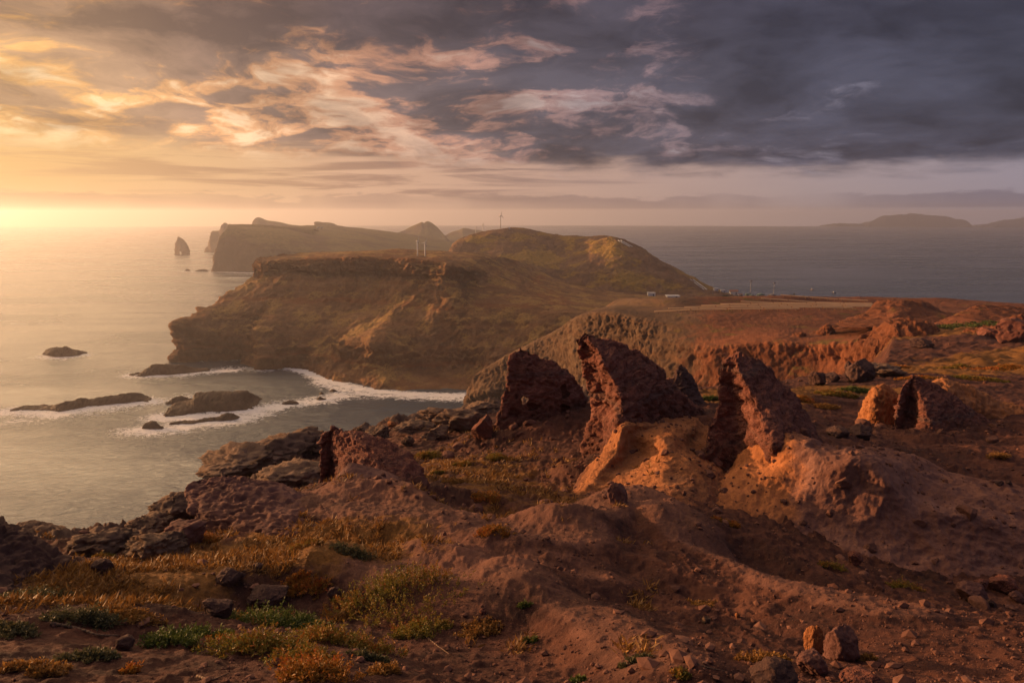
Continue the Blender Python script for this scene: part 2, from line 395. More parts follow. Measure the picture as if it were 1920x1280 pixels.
# ------------------------------------------------------------------ displacement recipes
def crag(p, sz, amp, off=0.0):
    w = np.stack([fbm(p, sz * 0.8, 2, off=off + k * 5.3) for k in range(3)], -1); q = p + w * sz * 0.35
    return amp * (fbm(q, sz, 4, 0.6, off=off) + 0.55 * (fbm(q, sz * 0.45, 4, 0.62, ridged=True, off=off + 3) - 0.5))
def d_fin(amp, sz):
    def f(p, n):
        a = crag(p, sz * 0.9, amp * 0.75)
        c = fbm(p, sz * 0.16, 5, 0.68, off=9.0) * amp * 0.50
        pit = -np.clip(fbm(p, sz * 0.17, 2, 0.5, off=13.0) - 0.10, 0, 0.5) * amp * 1.2
        q = p * (1.0, 1.0, 2.2) + fbm(p, sz, 2, off=17)[:, None] * sz * 0.5
        ledge = np.clip(fbm(q, sz * 0.6, 3, 0.6, ridged=True, off=23) - .45, 0, 1) * amp * 1.1
        return a + c + pit - ledge
    return f
def d_smooth(amp, sz):
    def f(p, n):
        return crag(p, sz, amp * 0.9) + fbm(p, sz * 0.12, 4, 0.6, off=3.0) * amp * 0.24
    return f
def d_cliff(amp, sz, zs=1.0, gully=1.0, strata=0.0, period=6.0):
    """gullies and spurs, layered ledges, broken detail; strongest on steep faces"""
    def f(p, n):
        w = np.stack([fbm(p, sz * 1.5, 3, off=k * 5.3) for k in range(3)], -1)
        q = p + w * sz * 0.5; q[:, 2] *= 0.30 * zs
        steep = np.clip(1.4 - np.abs(n[:, 2]) * 1.25, 0.12, 1)
        g = (fbm(q, sz * 1.3, 6, 0.6, ridged=True) - 0.45) * gully * 1.25
        d = crag(p, sz * 0.5, 0.5, 4.0)
        o = (g + d) * amp * steep
        if strata:
            h = p[:, 2] / period + 0.6 * fbm(p, sz * 2.5, 3, off=2.0)
            z1 = np.stack([h * 0 + 3.3, h * 0 + 1.7, h], -1)
            k = 0.4 + 0.9 * np.clip(fbm(p, sz * 1.2, 3, off=33.0) + 0.4, 0, 1)
            o += fbm(z1, 1.0, 4, 0.65) * strata * steep * k
        o += (crag(p, sz * 0.14, amp * 0.16, 6.0) + crag(p, sz * 0.05, amp * 0.06, 8.0)) * np.clip(steep * 1.5, .2, 1)
        return o
    return f

# ================================================================== SETTING
# ---- ground on which the photographer stands: a height field through measured points
GP = [(0,1280,3.6),(480,1280,3.8),(960,1280,4.0),(1440,1280,4.2),(1920,1280,4.4),
 (0,1150,5.6),(250,1150,5.9),(500,1150,6.2),(750,1150,6.5),(960,1130,7),(1200,1150,6.5),(1500,1180,6),(1800,1150,6.8),
 (60,1080,7.6),(200,1060,8.5),(400,1050,9),(560,1040,9.3),(700,1040,9.3),(330,1010,11),(230,1040,10),
 (250,1010,13.5),(150,1030,13),(400,925,20),(500,880,24),(600,838,28),(740,805,31),(870,775,34),
 (500,1000,10.5),(650,970,12),(800,970,12),(820,940,13),(900,900,16),(800,862,20),(900,822,24),(850,802,27),
 (1000,850,19.5),(1080,900,16.5),(960,970,12.5),(1050,960,13),(1190,960,12.3),(1180,950,12.7),(1000,1010,10.8),(1300,1010,10.6),
 (1500,1100,8.9),(1250,1080,8.3),(1450,1010,11.6),(1600,1062,11.3),(1750,1100,10.5),(1900,1112,10.6),
 (1560,830,17.5),(1750,850,19.8),(1900,900,17.4),(1900,952,14.7),(1740,900,16.4),(1600,802,22),(1850,820,21.8),(1700,818,24),(1900,800,26),
 (1200,780,22),(1320,770,23),(1340,748,30),(1450,760,28),(1560,742,35),(1600,712,48),(1480,728,42),(1700,740,36),(1850,740,38),
 (1700,700,60),(1850,690,75),(1910,650,110),(1760,665,110),(1650,690,75),(1900,615,150),(1800,620,160),(1780,602,200),(1920,592,230),
 (1700,602,215),(1640,604,230),(2150,1115,10.6),(2150,800,22),(2200,700,60),(2200,620,150),(2100,1250,4.6),(-200,1250,3.6),(-250,1080,7),(-350,1010,10)]
gw = np.array([W(*p) for p in GP])
gw = np.concatenate([gw, [(0, 0, 98.2), (-2.5, -1, 98.2), (2.5, -1, 98.2), (0, -3, 98.3), (-1.5, 2, 97.9), (1.8, 2, 97.9)]])
def _tps(a, b):
    # work in a log-polar plan so that near and far points carry alike
    r2 = ((a[:, None] - b[None]) ** 2).sum(-1)
    return 0.5 * r2 * np.log(r2 + 1e-9)
def lp(x, y):
    r = np.hypot(x, y + 8.0); th = np.arctan2(x, y + 8.0)
    return np.stack([np.log(r) * 1.0, th * 1.3], -1)
gq = lp(gw[:, 0], gw[:, 1]); gs = (gw[:, 2] - H) / np.hypot(gw[:, 0], gw[:, 1] + 8.0)
_n = len(gq); _A = np.zeros((_n + 3, _n + 3)); _A[:_n, :_n] = _tps(gq, gq) + np.eye(_n) * 0.002
_A[:_n, _n] = 1; _A[:_n, _n + 1:] = gq; _A[_n:, :_n] = _A[:_n, _n:].T
_w = np.linalg.solve(_A, np.concatenate([gs, np.zeros(3)]))
LAND = np.array([[ (px - 960) / F * Y * 1.02, Y] for px, Y in [(-900,9),(-350,11),(0,12.3),(130,14.3),(230,16),(350,20.5),(480,27),(600,32),(740,36),(870,38),(960,36),
        (1060,34),(1200,36),(1340,42),(1480,52),(1600,60),(1645,80),(1665,110),(1672,160),(1668,235),(1800,330),(3200,420)]])
LAND = np.concatenate([LAND, [[600, -60], [-60, -60]]])
def outside(x, y):
    """distance outside the land's edge (0 inside)"""
    p = np.stack([x, y], -1); d = np.full(len(p), 1e9); ins = np.zeros(len(p), bool)
    for a, b in zip(LAND, np.roll(LAND, -1, 0)):
        ab = b - a; t = np.clip(((p - a) @ ab) / (ab @ ab), 0, 1)
        d = np.minimum(d, np.hypot(*(p - a - t[:, None] * ab).T))
        c = ((a[1] > p[:, 1]) != (b[1] > p[:, 1])) & (p[:, 0] < (b[0] - a[0]) * (p[:, 1] - a[1]) / (b[1] - a[1] + 1e-12) + a[0])
        ins ^= c
    return np.where(ins, -d, d)
def ground_z(x, y):
    x = np.asarray(x, float); y = np.asarray(y, float)
    q = lp(x, y); s = np.zeros(len(x))
    for k in range(0, len(x), 40000):
        qq = q[k:k + 40000]; s[k:k + 40000] = _tps(qq, gq) @ _w[:_n] + _w[_n] + qq @ _w[_n + 1:]
    r = np.hypot(x, y + 8.0); z = H + s * r
    o = np.clip(outside(x, y), 0, None)
    e = o + fbm(np.stack([x, y, 0 * x], -1), 4.0, 4) * np.clip(o, 0, 3) * 0.8
    z = z - np.clip(e, 0, None) * 1.9
    return np.maximum(z, -3)
def build_ground():
    na, nr = 950, 1050
    az = np.linspace(R(-58), R(58), na); r = np.exp(np.linspace(math.log(1.0), math.log(330.0), nr))
    rr, aa = np.meshgrid(r, az, indexing='ij')
    x = (rr * np.sin(aa)).ravel(); y = (rr * np.cos(aa)).ravel()
    z = ground_z(x, y); rad = rr.ravel()
    p = np.stack([x, y, 0 * x], -1)
    k = np.clip(rad / 12, 0.35, 6)                       # broader relief farther out
    z += fbm(p, 2.6, 5, 0.5) * 0.16 * np.clip(rad / 9, 0.5, 1.4)
    z += fbm(p, 9.0, 4, 0.5, off=7) * 0.30 * np.clip((rad - 9) / 12, 0, 2.5)
    cl = fbm(p, 0.42, 4, 0.55, ridged=True, off=3)
    lump = np.clip(fbm(p, 1.6, 3, off=21) + 0.15, 0, 1)
    z += (cl - 0.45) * 0.075 * (0.4 + 2.4 * lump) * np.clip(rad / 8, .7, 2)
    z += crag(p, 0.36, 0.034, 51) * np.clip(rad / 8, .8, 2.5) + crag(p, 0.11, 0.012, 57) * np.clip(rad / 6, .8, 2)
    z += crag(p, 13, 1.5, 59) * np.clip((rad - 50) / 50, 0, 1) + crag(p, 4, 0.5, 63) * np.clip((rad - 40) / 40, 0, 1)
    z += np.clip(fbm(p, 0.13, 2, off=31) - 0.12, 0, 1) * 0.055
    # smooth swellings, hollows and the trodden strip
    def strip(pts, w):
        q = np.array([W(*a)[:2] for a in pts]); d = np.full(len(x), 1e9)
        for a, b in zip(q[:-1], q[1:]):
            ab = b - a; t = np.clip(((np.stack([x, y], -1) - a) @ ab) / (ab @ ab), 0, 1)
            d = np.minimum(d, np.hypot(x - a[0] - t * ab[0], y - a[1] - t * ab[1]) / w)
        return np.clip(1.5 - d, 0, 1)
    wob = fbm(p, 1.1, 3, off=71) * 0.35
    pale = np.zeros(len(x)); rough = np.ones(len(x))
    for pts, w, h, pl in [
        ([(640,975,12.4),(760,1000,11.3),(880,1018,10.8),(1000,1045,9.9)], 1.25, .34, .85),
        ([(680,1075,8.3),(790,1095,7.8),(900,1120,7.2)], .85, .26, .85),
        ([(960,1110,7.4),(1050,1140,6.8),(1140,1190,5.8),(1240,1270,4.5)], .42, .12, .7),
        ([(1060,1015,11),(1180,952,12.4),(1270,990,11.4)], .85, .36, .8),
        ([(1270,992,11.2),(1380,1050,9.4),(1500,1105,8),(1660,1165,6.8)], .55, .14, .95),
        ([(860,1060,8.8),(960,1075,8.5),(1080,1090,8.1)], .7, .22, .5),
        ([(1500,745,33),(1700,760,32),(1900,760,31)], .7, .2, .4),
        ([(930,818,23),(1000,797,23),(1085,788,24)], 1.3, .40, 0), ([(1085,895,17),(1115,885,17)], .7, .35, 0), ([(1240,805,18.5),(1330,788,20)], 1.2, .35, 0),
        ([(1665,828,24),(1740,838,23),(1850,830,24)], 1.1, .30, 0), ([(600,935,15.5),(700,965,13.5),(810,975,13)], 1.0, .22, 0),
        ([(880,965,12.8),(1000,1000,11.7)], .8, -.30, 0), ([(1330,1000,10.8),(1450,1045,9.6),(1600,1095,8.5)], .8, -.22, 0),
        ([(520,1130,6.8),(700,1160,6.3),(850,1200,5.6),(1020,1265,4.5)], .75, -.16, 0), ([(1150,1090,8.2),(1300,1130,7.2),(1450,1190,6)], .7, -.15, 0),
        ([(240,1090,7.4),(400,1080,8.0),(540,1070,8.2)], .9, .14, 0), ([(60,1180,5.2),(220,1170,5.5)], .6, .12, 0)]:
        m = np.clip(strip(pts, w) + wob * (strip(pts, w * 1.8) > 0) * .6, 0, 1); m = m * m * (3 - 2 * m)
        z += m * h; pale = np.maximum(pale, m * pl); rough = np.minimum(rough, 1 - .65 * m * (pl > 0))
    # broken rock shelves along the cliff edge
    sd = outside(x, y)
    edge = np.clip((sd + 5.5) / 4.0, 0, 1) * np.clip((rad - 11) / 3, 0, 1) * np.clip((42 - rad) / 6, 0, 1)
    shelf = crag(np.stack([x, y, z * 0.6], -1), 4.5, 1.0, 81)
    z += edge * (shelf * 1.1 + np.clip(crag(np.stack([x, y, z], -1), 1.3, 0.5, 85), -.1, 1))
    cl2 = (cl - 0.45) * 0.075 * (0.4 + 2.4 * lump) * np.clip(rad / 8, .7, 2)
    z -= cl2 * (1 - rough)
    P3 = np.stack([x, y, z], -1)
    o = mesh_obj('ground', P3, grid_faces(nr, na), M['soil'], origin=(0, 0, 90)); tag(o, kind='structure')
    attr(o, 'pale', pale); attr(o, 'rock', edge * (0.45 + shelf))
    veg = np.maximum.reduce([
        strip([(180,1100,7),(350,1045,9),(500,1040,9.4),(620,1050,9)], 1.6) * 0.85,
        strip([(800,850,20),(900,890,17),(960,930,14.5)], 2.6) * 0.55,
        strip([(1350,755,29),(1450,740,36),(1580,730,42),(1650,735,38)], 3.0) * 0.8,
        strip([(1700,695,65),(1850,680,80),(1950,660,100)], 11) * 0.8,
        strip([(1780,620,150),(1880,610,165)], 14) * 1.0])
    attr(o, 'veg', veg)
    return o
ground = build_ground()

# ---- sea
SKERRIES = []        # (polyline of pixel points on the water, reach in metres, strength) for the foam
def sea_mat():
    m = bpy.data.materials.new('sea_water'); m.use_nodes = True
    t = NT(m.node_tree); b = t.n['Principled BSDF']
    P = t.new('ShaderNodeTexCoord').outputs['Object']
    Ps = t.vmath('MULTIPLY', P, (0.62, 1.0, 1.0))
    a = t.noise(Ps, 0.11, 4, 0.55, 0.5); c = t.noise(Ps, 0.42, 6, 0.62, 0.6); d = t.noise(t.vmath('MULTIPLY', P, (0.22, 1.0, 1.0)), 0.012, 5, 0.6)
    e = t.noise(Ps, 1.3, 4, 0.6, 0.4)
    h = t.math('ADD', t.math('MULTIPLY', a, 1.3), t.math('ADD', t.math('MULTIPLY', c, 0.95), t.math('MULTIPLY', e, 0.30)))
    bp = t.new('ShaderNodeBump'); bp.inputs['Strength'].default_value = 1.0; bp.inputs['Distance'].default_value = 0.75
    t.put(bp.inputs['Strength'], t.step(d, 0.36, 0.60, 0.42, 1.1))
    t.l.new(h, bp.inputs['Height']); t.l.new(bp.outputs[0], b.inputs['Normal'])
    fo = t.new('ShaderNodeAttribute', attribute_name='foam').outputs['Fac']
    fn = t.noise(Ps, 0.26, 9, 0.68, 2.0); fn2 = t.noise(Ps, 1.1, 6, 0.7, 0.8)
    ff = t.math('ADD', fo, t.math('ADD', t.math('MULTIPLY', t.math('SUBTRACT', fn, 0.5), 2.6), t.math('MULTIPLY', t.math('SUBTRACT', fn2, 0.5), 1.3)))
    ff = t.math('MULTIPLY', t.step(ff, 0.42, 0.72, 0.0, 0.92), t.step(fo, 0.02, 0.2))
    col = t.mix(ff, (.040, .058, .082, 1), (.78, .76, .74, 1))
    t.put(b.inputs['Base Color'], col)
    t.put(b.inputs['Roughness'], t.math('ADD', t.math('MULTIPLY', ff, 0.5), t.step(d, 0.35, 0.65, 0.20, 0.30)))
    b.inputs['IOR'].default_value = 1.38
    return m
def build_sea():
    na, nr = 1000, 1000
    az = np.linspace(R(-64), R(64), na); r = np.exp(np.linspace(math.log(70.0), math.log(SEA_R), nr))
    rr, aa = np.meshgrid(r, az, indexing='ij'); x = (rr * np.sin(aa)).ravel(); y = (rr * np.cos(aa)).ravel()
    p = np.stack([x * 0.7, y, 0 * x], -1)
    fade = np.clip(1.3 - rr.ravel() / 900, 0, 1)
    z = (fbm(p, 26, 3, 0.55) * 0.55 + fbm(p, 9, 3, 0.55, off=8) * 0.32) * fade
    foam = np.zeros(len(x)); near = rr.ravel() < 1600
    xy = np.stack([x, y], -1)[near]; fm = np.zeros(len(xy))
    for pts, w, s in SKERRIES:
        q = np.array([W(a, b, 's')[:2] for a, b in pts]); d = np.full(len(xy), 1e9)
        for a, b in zip(q[:-1], q[1:]):
            ab = b - a; t = np.clip(((xy - a) @ ab) / (ab @ ab + 1e-9), 0, 1)
            d = np.minimum(d, np.hypot(*(xy - a - t[:, None] * ab).T))
        fm = np.maximum(fm, np.clip(1.15 - d / (w * 1.5), 0, 1) * s)
    foam[near] = fm
    o = mesh_obj('sea', np.stack([x, y, z], -1), grid_faces(nr, na), sea_mat(), origin=(0, 0, 0)); tag(o, kind='structure')
    attr(o, 'foam', foam)

# ---- main headland (contours from the waterline up, walked from the tip to the right)
def off(row, dx, dy, dz=0):
    return [W(*p) + np.array((dx, dy, dz)) for p in row]
cape = [
 [(334,676,'s'),(338,640,476),(346,602,482),(378,587,495),(428,555,520),(466,524,545),(470,497,550),(482,486,553),(500,484,580)],
 [(400,674,'s'),(410,640,474),(415,610,482),(430,585,492),(460,558,510),(490,520,536),(492,499,539),(500,487,545),(520,483,590)],
 [(462,673,'s'),(470,640,472),(480,605,482),(490,580,492),(510,556,508),(530,515,533),(530,498,536),(540,486,542),(560,482,590)],
 [(500,693,'s'),(498,650,450),(500,612,466),(530,585,486),(560,560,506),(570,515,530),(570,499,533),(580,484,540),(600,480,590)],
 [(548,688,'s'),(555,650,455),(560,612,470),(590,588,485),(610,562,503),(615,520,528),(615,502,531),(620,483,538),(640,478,590)],
 [(600,708,'s'),(610,665,446),(625,625,463),(645,590,482),(655,565,500),(660,518,526),(660,502,529),(665,482,535),(680,477,590)],
 [(650,722,'s'),(660,680,424),(662,640,433),(690,605,462),(705,575,488),(705,517,520),(705,502,523),(710,483,530),(725,479,590)],
 [(720,733,'s'),(718,690,410),(712,640,420),(730,600,455),(745,568,480),(750,520,510),(750,504,513),(755,485,520),(770,481,590)],
 [(790,738,'s'),(788,695,414),(785,650,428),(790,605,450),(800,570,474),(805,523,498),(805,508,501),(815,489,508),(830,484,580)],
 [(850,742,'s'),(845,700,415),(840,655,428),(845,610,446),(850,570,466),(855,524,487),(857,511,490),(860,499,496),(875,492,570)],
 [(900,745,'s'),(900,700,410),(895,655,424),(895,612,444),(900,575,468),(900,545,500),(905,530,525),(915,515,550),(940,502,640)],
 [(960,745,'s'),(960,700,405),(955,660,420),(960,620,440),(965,585,462),(970,560,490),(980,548,520),(1000,540,560),(1010,527,660)],
 [(1040,745,'s'),(1040,700,400),(1040,660,415),(1045,620,430),(1050,592,450),(1060,575,480),(1070,564,520),(1080,555,580),(1090,543,680)],
 [(1130,745,'s'),(1130,700,400),(1130,660,415),(1130,620,430),(1130,594,450),(1140,580,480),(1150,570,520),(1160,562,580),(1180,552,680)],
 [(1250,745,'s'),(1250,700,400),(1250,660,415),(1250,625,430),(1250,600,450),(1250,584,480),(1260,574,520),(1270,566,590),(1290,558,690)],
 [(1370,745,'s'),(1370,700,400),(1370,660,415),(1370,625,430),(1370,602,450),(1370,586,480),(1370,577,520),(1375,570,590),(1385,563,690)],
 [(1430,750,'s'),(1430,710,400),(1430,670,415),(1430,640,430),(1430,615,450),(1430,600,480),(1430,594,520),(1430,588,590),(1440,578,690)]]
cape = [[W(*p) for p in r] for r in cape]
for r in cape:                      # carry the plateau back and down to the sea behind
    r.append(r[-1] + np.array((25, 160, -8))); r.append(r[-1] + np.array((10, 60, 0)) * 1.0); r[-1][2] = -4
    r[0] = r[0] + np.array((0, -1.5, 0)); r[0][2] = -4
back = [[p + np.array((40 + 3 * k, 60, -1.0 * k)) for k, p in enumerate(cape[0])], [p + np.array((130, 110, -10)) for p in cape[0]]]
for b in back: b[0][2] = -4; b[-1][2] = -4
cape = [back[1], back[0]] + cape
o = loft('headland', np.swapaxes(np.array(cape), 0, 1).tolist() if False else [[cape[i][j] for i in range(len(cape))] for j in range(len(cape[0]))],
         900, 420, M['cape'], d_cliff(13.0, 46, 1.0, 0.9, 5.0, 4.4)); tag(o, kind='structure')

# ---- hill behind with its two humps (stations from left to right, front foot to crest)
hill = [
 [(812,494,755),(814,490,780),(816,486,800),(818,483,820)],
 [(835,497,750),(836,488,780),(838,478,820),(838,472,840)],
 [(852,500,740),(850,485,780),(850,466,830),(852,455,865)],
 [(890,515,720),(886,492,770),(884,462,840),(886,441,890)],
 [(940,525,710),(938,492,770),(938,456,850),(942,430,910)],
 [(970,532,705),(968,495,770),(968,456,850),(970,430,910)],
 [(1000,540,700),(1000,500,770),(1000,463,840),(1000,434,910)],
 [(1060,552,690),(1060,515,750),(1058,475,830),(1056,444,890)],
 [(1120,558,690),(1120,515,740),(1120,472,800),(1118,446,850)],
 [(1165,560,690),(1162,520,730),(1160,475,780),(1152,446,830)],
 [(1220,562,690),(1215,532,720),(1207,497,760),(1195,462,810)],
 [(1280,565,690),(1275,543,715),(1265,522,740),(1250,495,790)],
 [(1340,570,680),(1335,556,700),(1325,545,730),(1310,527,770)],
 [(1400,575,670),(1395,566,690),(1390,560,720),(1378,554,760)],
 [(1460,582,660),(1460,576,690),(1460,572,720),(1460,569,750)]]
hill = [[W(*p) for p in r] for r in hill]
for r in hill:
    r.insert(0, r[0] + np.array((0, -40, -12)))
    r.append(r[-1] + np.array((0, 90, -10))); r.append(r[-1] + np.array((0, 150, 0))); r[-1][2] = -4
def d_hill(p, n):
    steep = np.clip(1.3 - n[:, 2], 0.2, 1)
    return (fbm(p, 60, 5, 0.5, ridged=True) - 0.45) * 7 * steep + fbm(p, 22, 4, 0.55, off=3) * 1.6 + crag(p, 11, 1.5) + crag(p, 3.5, .5, 4)
o = loft('hill', [[hill[i][j] for i in range(len(hill))] for j in range(len(hill[0]))], 420, 260, M['hill'], d_hill); tag(o, kind='structure')

# ---- gully wall, red cliffs and the plateau that carries the solar field
wall = [
 [(868,765,'s'),(872,752,352),(876,735,350),(884,718,350),(890,726,365),(890,745,375),(885,752,'s')],
 [(893,775,345),(888,742,340),(895,712,343),(903,694,345),(910,705,358),(910,730,370),(900,745,'s')],
 [(935,778,330),(925,735,330),(930,696,334),(945,668,337),(950,676,352),(950,705,365),(940,738,'s')],
 [(985,778,320),(980,720,322),(978,676,325),(985,648,330),(990,655,350),(990,682,370),(985,722,395)],
 [(1040,775,300),(1040,710,303),(1040,655,308),(1045,618,315),(1050,622,340),(1050,645,365),(1040,692,410)],
 [(1085,775,272),(1085,700,276),(1085,640,280),(1085,594,288),(1092,590,325),(1100,592,360),(1100,640,430)],
 [(1150,775,250),(1150,690,258),(1150,632,262),(1140,583,268),(1150,576,310),(1150,573,350),(1150,572,420)],
 [(1240,775,225),(1240,685,233),(1240,640,238),(1240,600,248),(1240,586,262),(1240,576,290),(1240,569,330)],
 [(1330,775,205),(1335,680,212),(1330,645,216),(1330,595,245),(1330,584,262),(1330,574,292),(1330,567,335)],
 [(1450,775,190),(1450,675,200),(1450,636,204),(1450,596,245),(1450,582,264),(1450,571,300),(1450,566,345)],
 [(1540,775,180),(1546,678,192),(1530,642,196),(1540,598,240),(1540,582,264),(1540,571,305),(1540,567,345)],
 [(1630,775,165),(1635,684,178),(1627,632,183),(1630,602,236),(1640,582,266),(1640,572,305),(1640,568,345)],
 [(1668,760,150),(1666,662,165),(1666,607,169),(1672,598,215),(1700,583,264),(1700,575,300),(1700,571,345)],
 [(1712,730,145),(1710,658,162),(1712,607,167),(1715,597,213),(1750,584,258),(1750,576,296),(1750,571,345)],
 [(1762,700,140),(1762,660,160),(1760,617,166),(1765,600,210),(1800,588,250),(1800,580,290),(1800,575,340)],
 [(1850,690,135),(1850,662,150),(1850,632,158),(1850,604,205),(1900,592,245),(1900,586,280),(1900,582,330)],
 [(2000,690,130),(2000,655,150),(2000,622,158),(2000,602,205),(2000,596,245),(2000,591,280),(2000,587,330)],
 [(2350,690,130),(2350,650,150),(2350,622,160),(2350,606,200),(2350,602,240),(2350,598,270),(2350,593,330)]]
wall = [[W(*p) for p in r] for r in wall]
for r in wall:
    r.append(r[-1] + np.array((0, 80, 0))); r[-1][2] = -4
    r.insert(0, r[0] + np.array((0, -30, 0))); r[0][2] = min(r[1][2] - 30, 20) if r[1][2] > 5 else -6
wall[0][1][2] = -4
def d_wall(p, n):
    w = np.stack([fbm(p, 14, 3, off=k * 5.3) for k in range(3)], -1)
    q = p + w * 11; q[:, 2] *= 0.48
    steep = np.clip(1.25 - np.abs(n[:, 2]) * 1.2, 0.06, 1)
    o = ((fbm(q, 24, 6, 0.62, ridged=True) - 0.45) * 3.6 + crag(p, 11.0, 2.2, 4)) * steep
    h = p[:, 2] / 2.2 + 0.8 * fbm(p, 25, 3, off=2.0)
    o += fbm(np.stack([h * 0 + 3.3, h * 0 + 1.7, h], -1), 1.0, 4, 0.65) * 1.1 * steep
    k = 0.22 + 0.78 * np.clip(steep * 1.6, 0, 1)
    return o + (crag(p, 8, 0.8, 2) + crag(p, 3.0, 0.6, 5) + crag(p, 1.1, 0.22, 8) - 0.12) * k - 0.15
o = loft('gully_cliffs', [[wall[i][j] for i in range(len(wall))] for j in range(len(wall[0]))], 1000, 300, M['wall'], d_wall); tag(o, kind='structure')
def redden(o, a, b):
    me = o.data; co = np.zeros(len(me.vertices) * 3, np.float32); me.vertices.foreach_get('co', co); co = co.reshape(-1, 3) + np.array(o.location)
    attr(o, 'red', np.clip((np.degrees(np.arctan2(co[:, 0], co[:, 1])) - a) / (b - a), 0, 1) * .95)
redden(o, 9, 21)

def ridge(name, sky, base, Y, depth, mat, disp, nu=120, nv=60, back=None, lean=0.35, foot=0.0, parent=None):
    """a rock, peak or island: `sky` = skyline pixels left to right, `base` = row or rows of its foot, at distance Y ('s': standing in the sea)"""
    n = len(sky); base = base if isinstance(base, (list, tuple)) else [base] * n
    Ys = Y if isinstance(Y, (list, tuple)) else [Y] * n
    rows = []
    for i, ((px, row), bs, y) in enumerate(zip(sky, base, Ys)):
        e = min(i, n - 1 - i); th = depth * (0.35 if e == 0 else 0.8 if e == 1 else 1.0)
        f = W(px, bs, y); y0 = f[1]
        c = W(px, row, y0 + th * 0.5); c[2] = max(c[2], f[2] + 0.02 * th)
        dr = -0.06 * th - foot
        mid = f * (1 - 0.55) + c * 0.55; mid[1] = f[1] + th * lean * 0.5
        bm = mid.copy(); bm[1] = y0 + th * (1 - lean * 0.4); bm[0] = c[0]
        bb = f.copy(); bb[1] = y0 + th
        lowf, lowb = f.copy(), bb.copy(); lowf[2] += dr - 0.05 * th; lowb[2] += dr - 0.05 * th
        rows.append([lowf, f, mid, c, bm, bb, lowb])
    # close both ends by drawing the end profiles together
    for k, e in ((0, rows[0]), (-1, rows[-1])):
        ctr = (e[1] + e[5]) / 2 + np.array(((-0.12 if k == 0 else 0.12) * depth, 0, -0.1 * depth - foot))
        end = [ctr * 0.9 + p * 0.1 for p in e]
        if k == 0: rows.insert(0, end)
        else: rows.append(end)
    return loft(name, [[r[j] for r in rows] for j in range(7)], nu, nv, mat, disp, parent=parent)

# ---- far headland and the peaks beyond it
f1 = [
 [(402,509,'s'),(404,475,1295),(410,448,1310),(428,424,1350),(432,422,1400)],
 [(440,509,'s'),(440,475,1290),(445,450,1310),(455,428,1350),(470,425,1450)],
 [(520,509,'s'),(520,480,1290),(520,455,1310),(520,434,1380),(540,424,1600)],
 [(600,509,'s'),(600,485,1290),(600,470,1330),(600,447,1450),(605,423,1800)],
 [(680,510,'s'),(680,490,1290),(680,477,1350),(680,457,1500),(665,427,1900)],
 [(760,510,'s'),(760,492,1290),(760,482,1400),(755,467,1600),(725,434,1950)],
 [(830,510,'s'),(830,495,1290),(835,487,1400),(830,474,1650),(790,443,2000)],
 [(900,510,'s'),(900,497,1290),(900,491,1400),(900,482,1650),(860,455,2000)],
 [(1000,510,'s'),(1000,500,1290),(1000,494,1400),(1000,486,1650),(960,465,2000)]]
f1 = [[W(*p) for p in r] for r in f1]
for r in f1:
    r[0] = r[0] + np.array((0, -3, 0)); r[0][2] = -4
    r.append(r[-1] + np.array((0, 90, -15))); r.append(r[-1] + np.array((0, 120, 0))); r[-1][2] = -4
b0 = [p + np.array((40, 90, -2)) for p in f1[0]]; b0[0][2] = b0[-1][2] = -4
f1 = [[p + np.array((120, 160, -10)) for p in f1[0]], b0] + f1
f1[0][0][2] = f1[0][-1][2] = -4
o = loft('far_headland', [[f1[i][j] for i in range(len(f1))] for j in range(len(f1[0]))], 360, 160, M['far'], d_cliff(10, 90, 1.0, 0.9, 3.5, 12)); tag(o, kind='structure')
dfar = d_cliff(9, 80, 1.0, 0.9, 2.0, 14)
for nm, sky, base, Y, dep in [
  ('far_cliff', [(385,471),(392,461),(396,446),(397,434),(404,433),(412,432),(416,424),(421,418),(427,421),(433,421),(446,425),(470,430)], 473, 's', 110),
  ('far_hill', [(462,427),(470,424),(476,412),(481,408),(487,408),(500,413),(520,416),(540,420),(560,423),(580,425)], 440, 2250, 160),
  ('far_hill', [(586,426),(591,424),(593,416),(606,417),(620,418),(632,422),(650,428)], 440, 2250, 120),
  ('far_hill', [(738,440),(755,433),(770,425),(784,419),(791,416),(795,418),(802,415),(812,420),(820,427),(828,436),(836,446)], 452, 2400, 240),
  ('far_hill', [(832,445),(838,440),(848,435),(862,431),(869,428),(880,429),(890,431),(900,432),(915,437),(930,444)], 452, 2700, 240)]:
    tag(ridge(nm, sky, base, Y, dep, M['far'], dfar, 150, 60, lean=0.5), kind='structure')
isl = lambda p, n: crag(p, 160, 22) + crag(p, 50, 8, 3)
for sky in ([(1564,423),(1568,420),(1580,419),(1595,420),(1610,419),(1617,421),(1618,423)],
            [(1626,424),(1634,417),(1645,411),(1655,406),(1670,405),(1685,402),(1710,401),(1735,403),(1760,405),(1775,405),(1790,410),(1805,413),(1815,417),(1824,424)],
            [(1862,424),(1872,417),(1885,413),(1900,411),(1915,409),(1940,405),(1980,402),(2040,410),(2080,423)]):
    o = ridge('distant_island', sky, 424.5, 7300, 500, M['isle'], isl, 140, 40, lean=0.5, foot=4); tag(o, kind='structure')

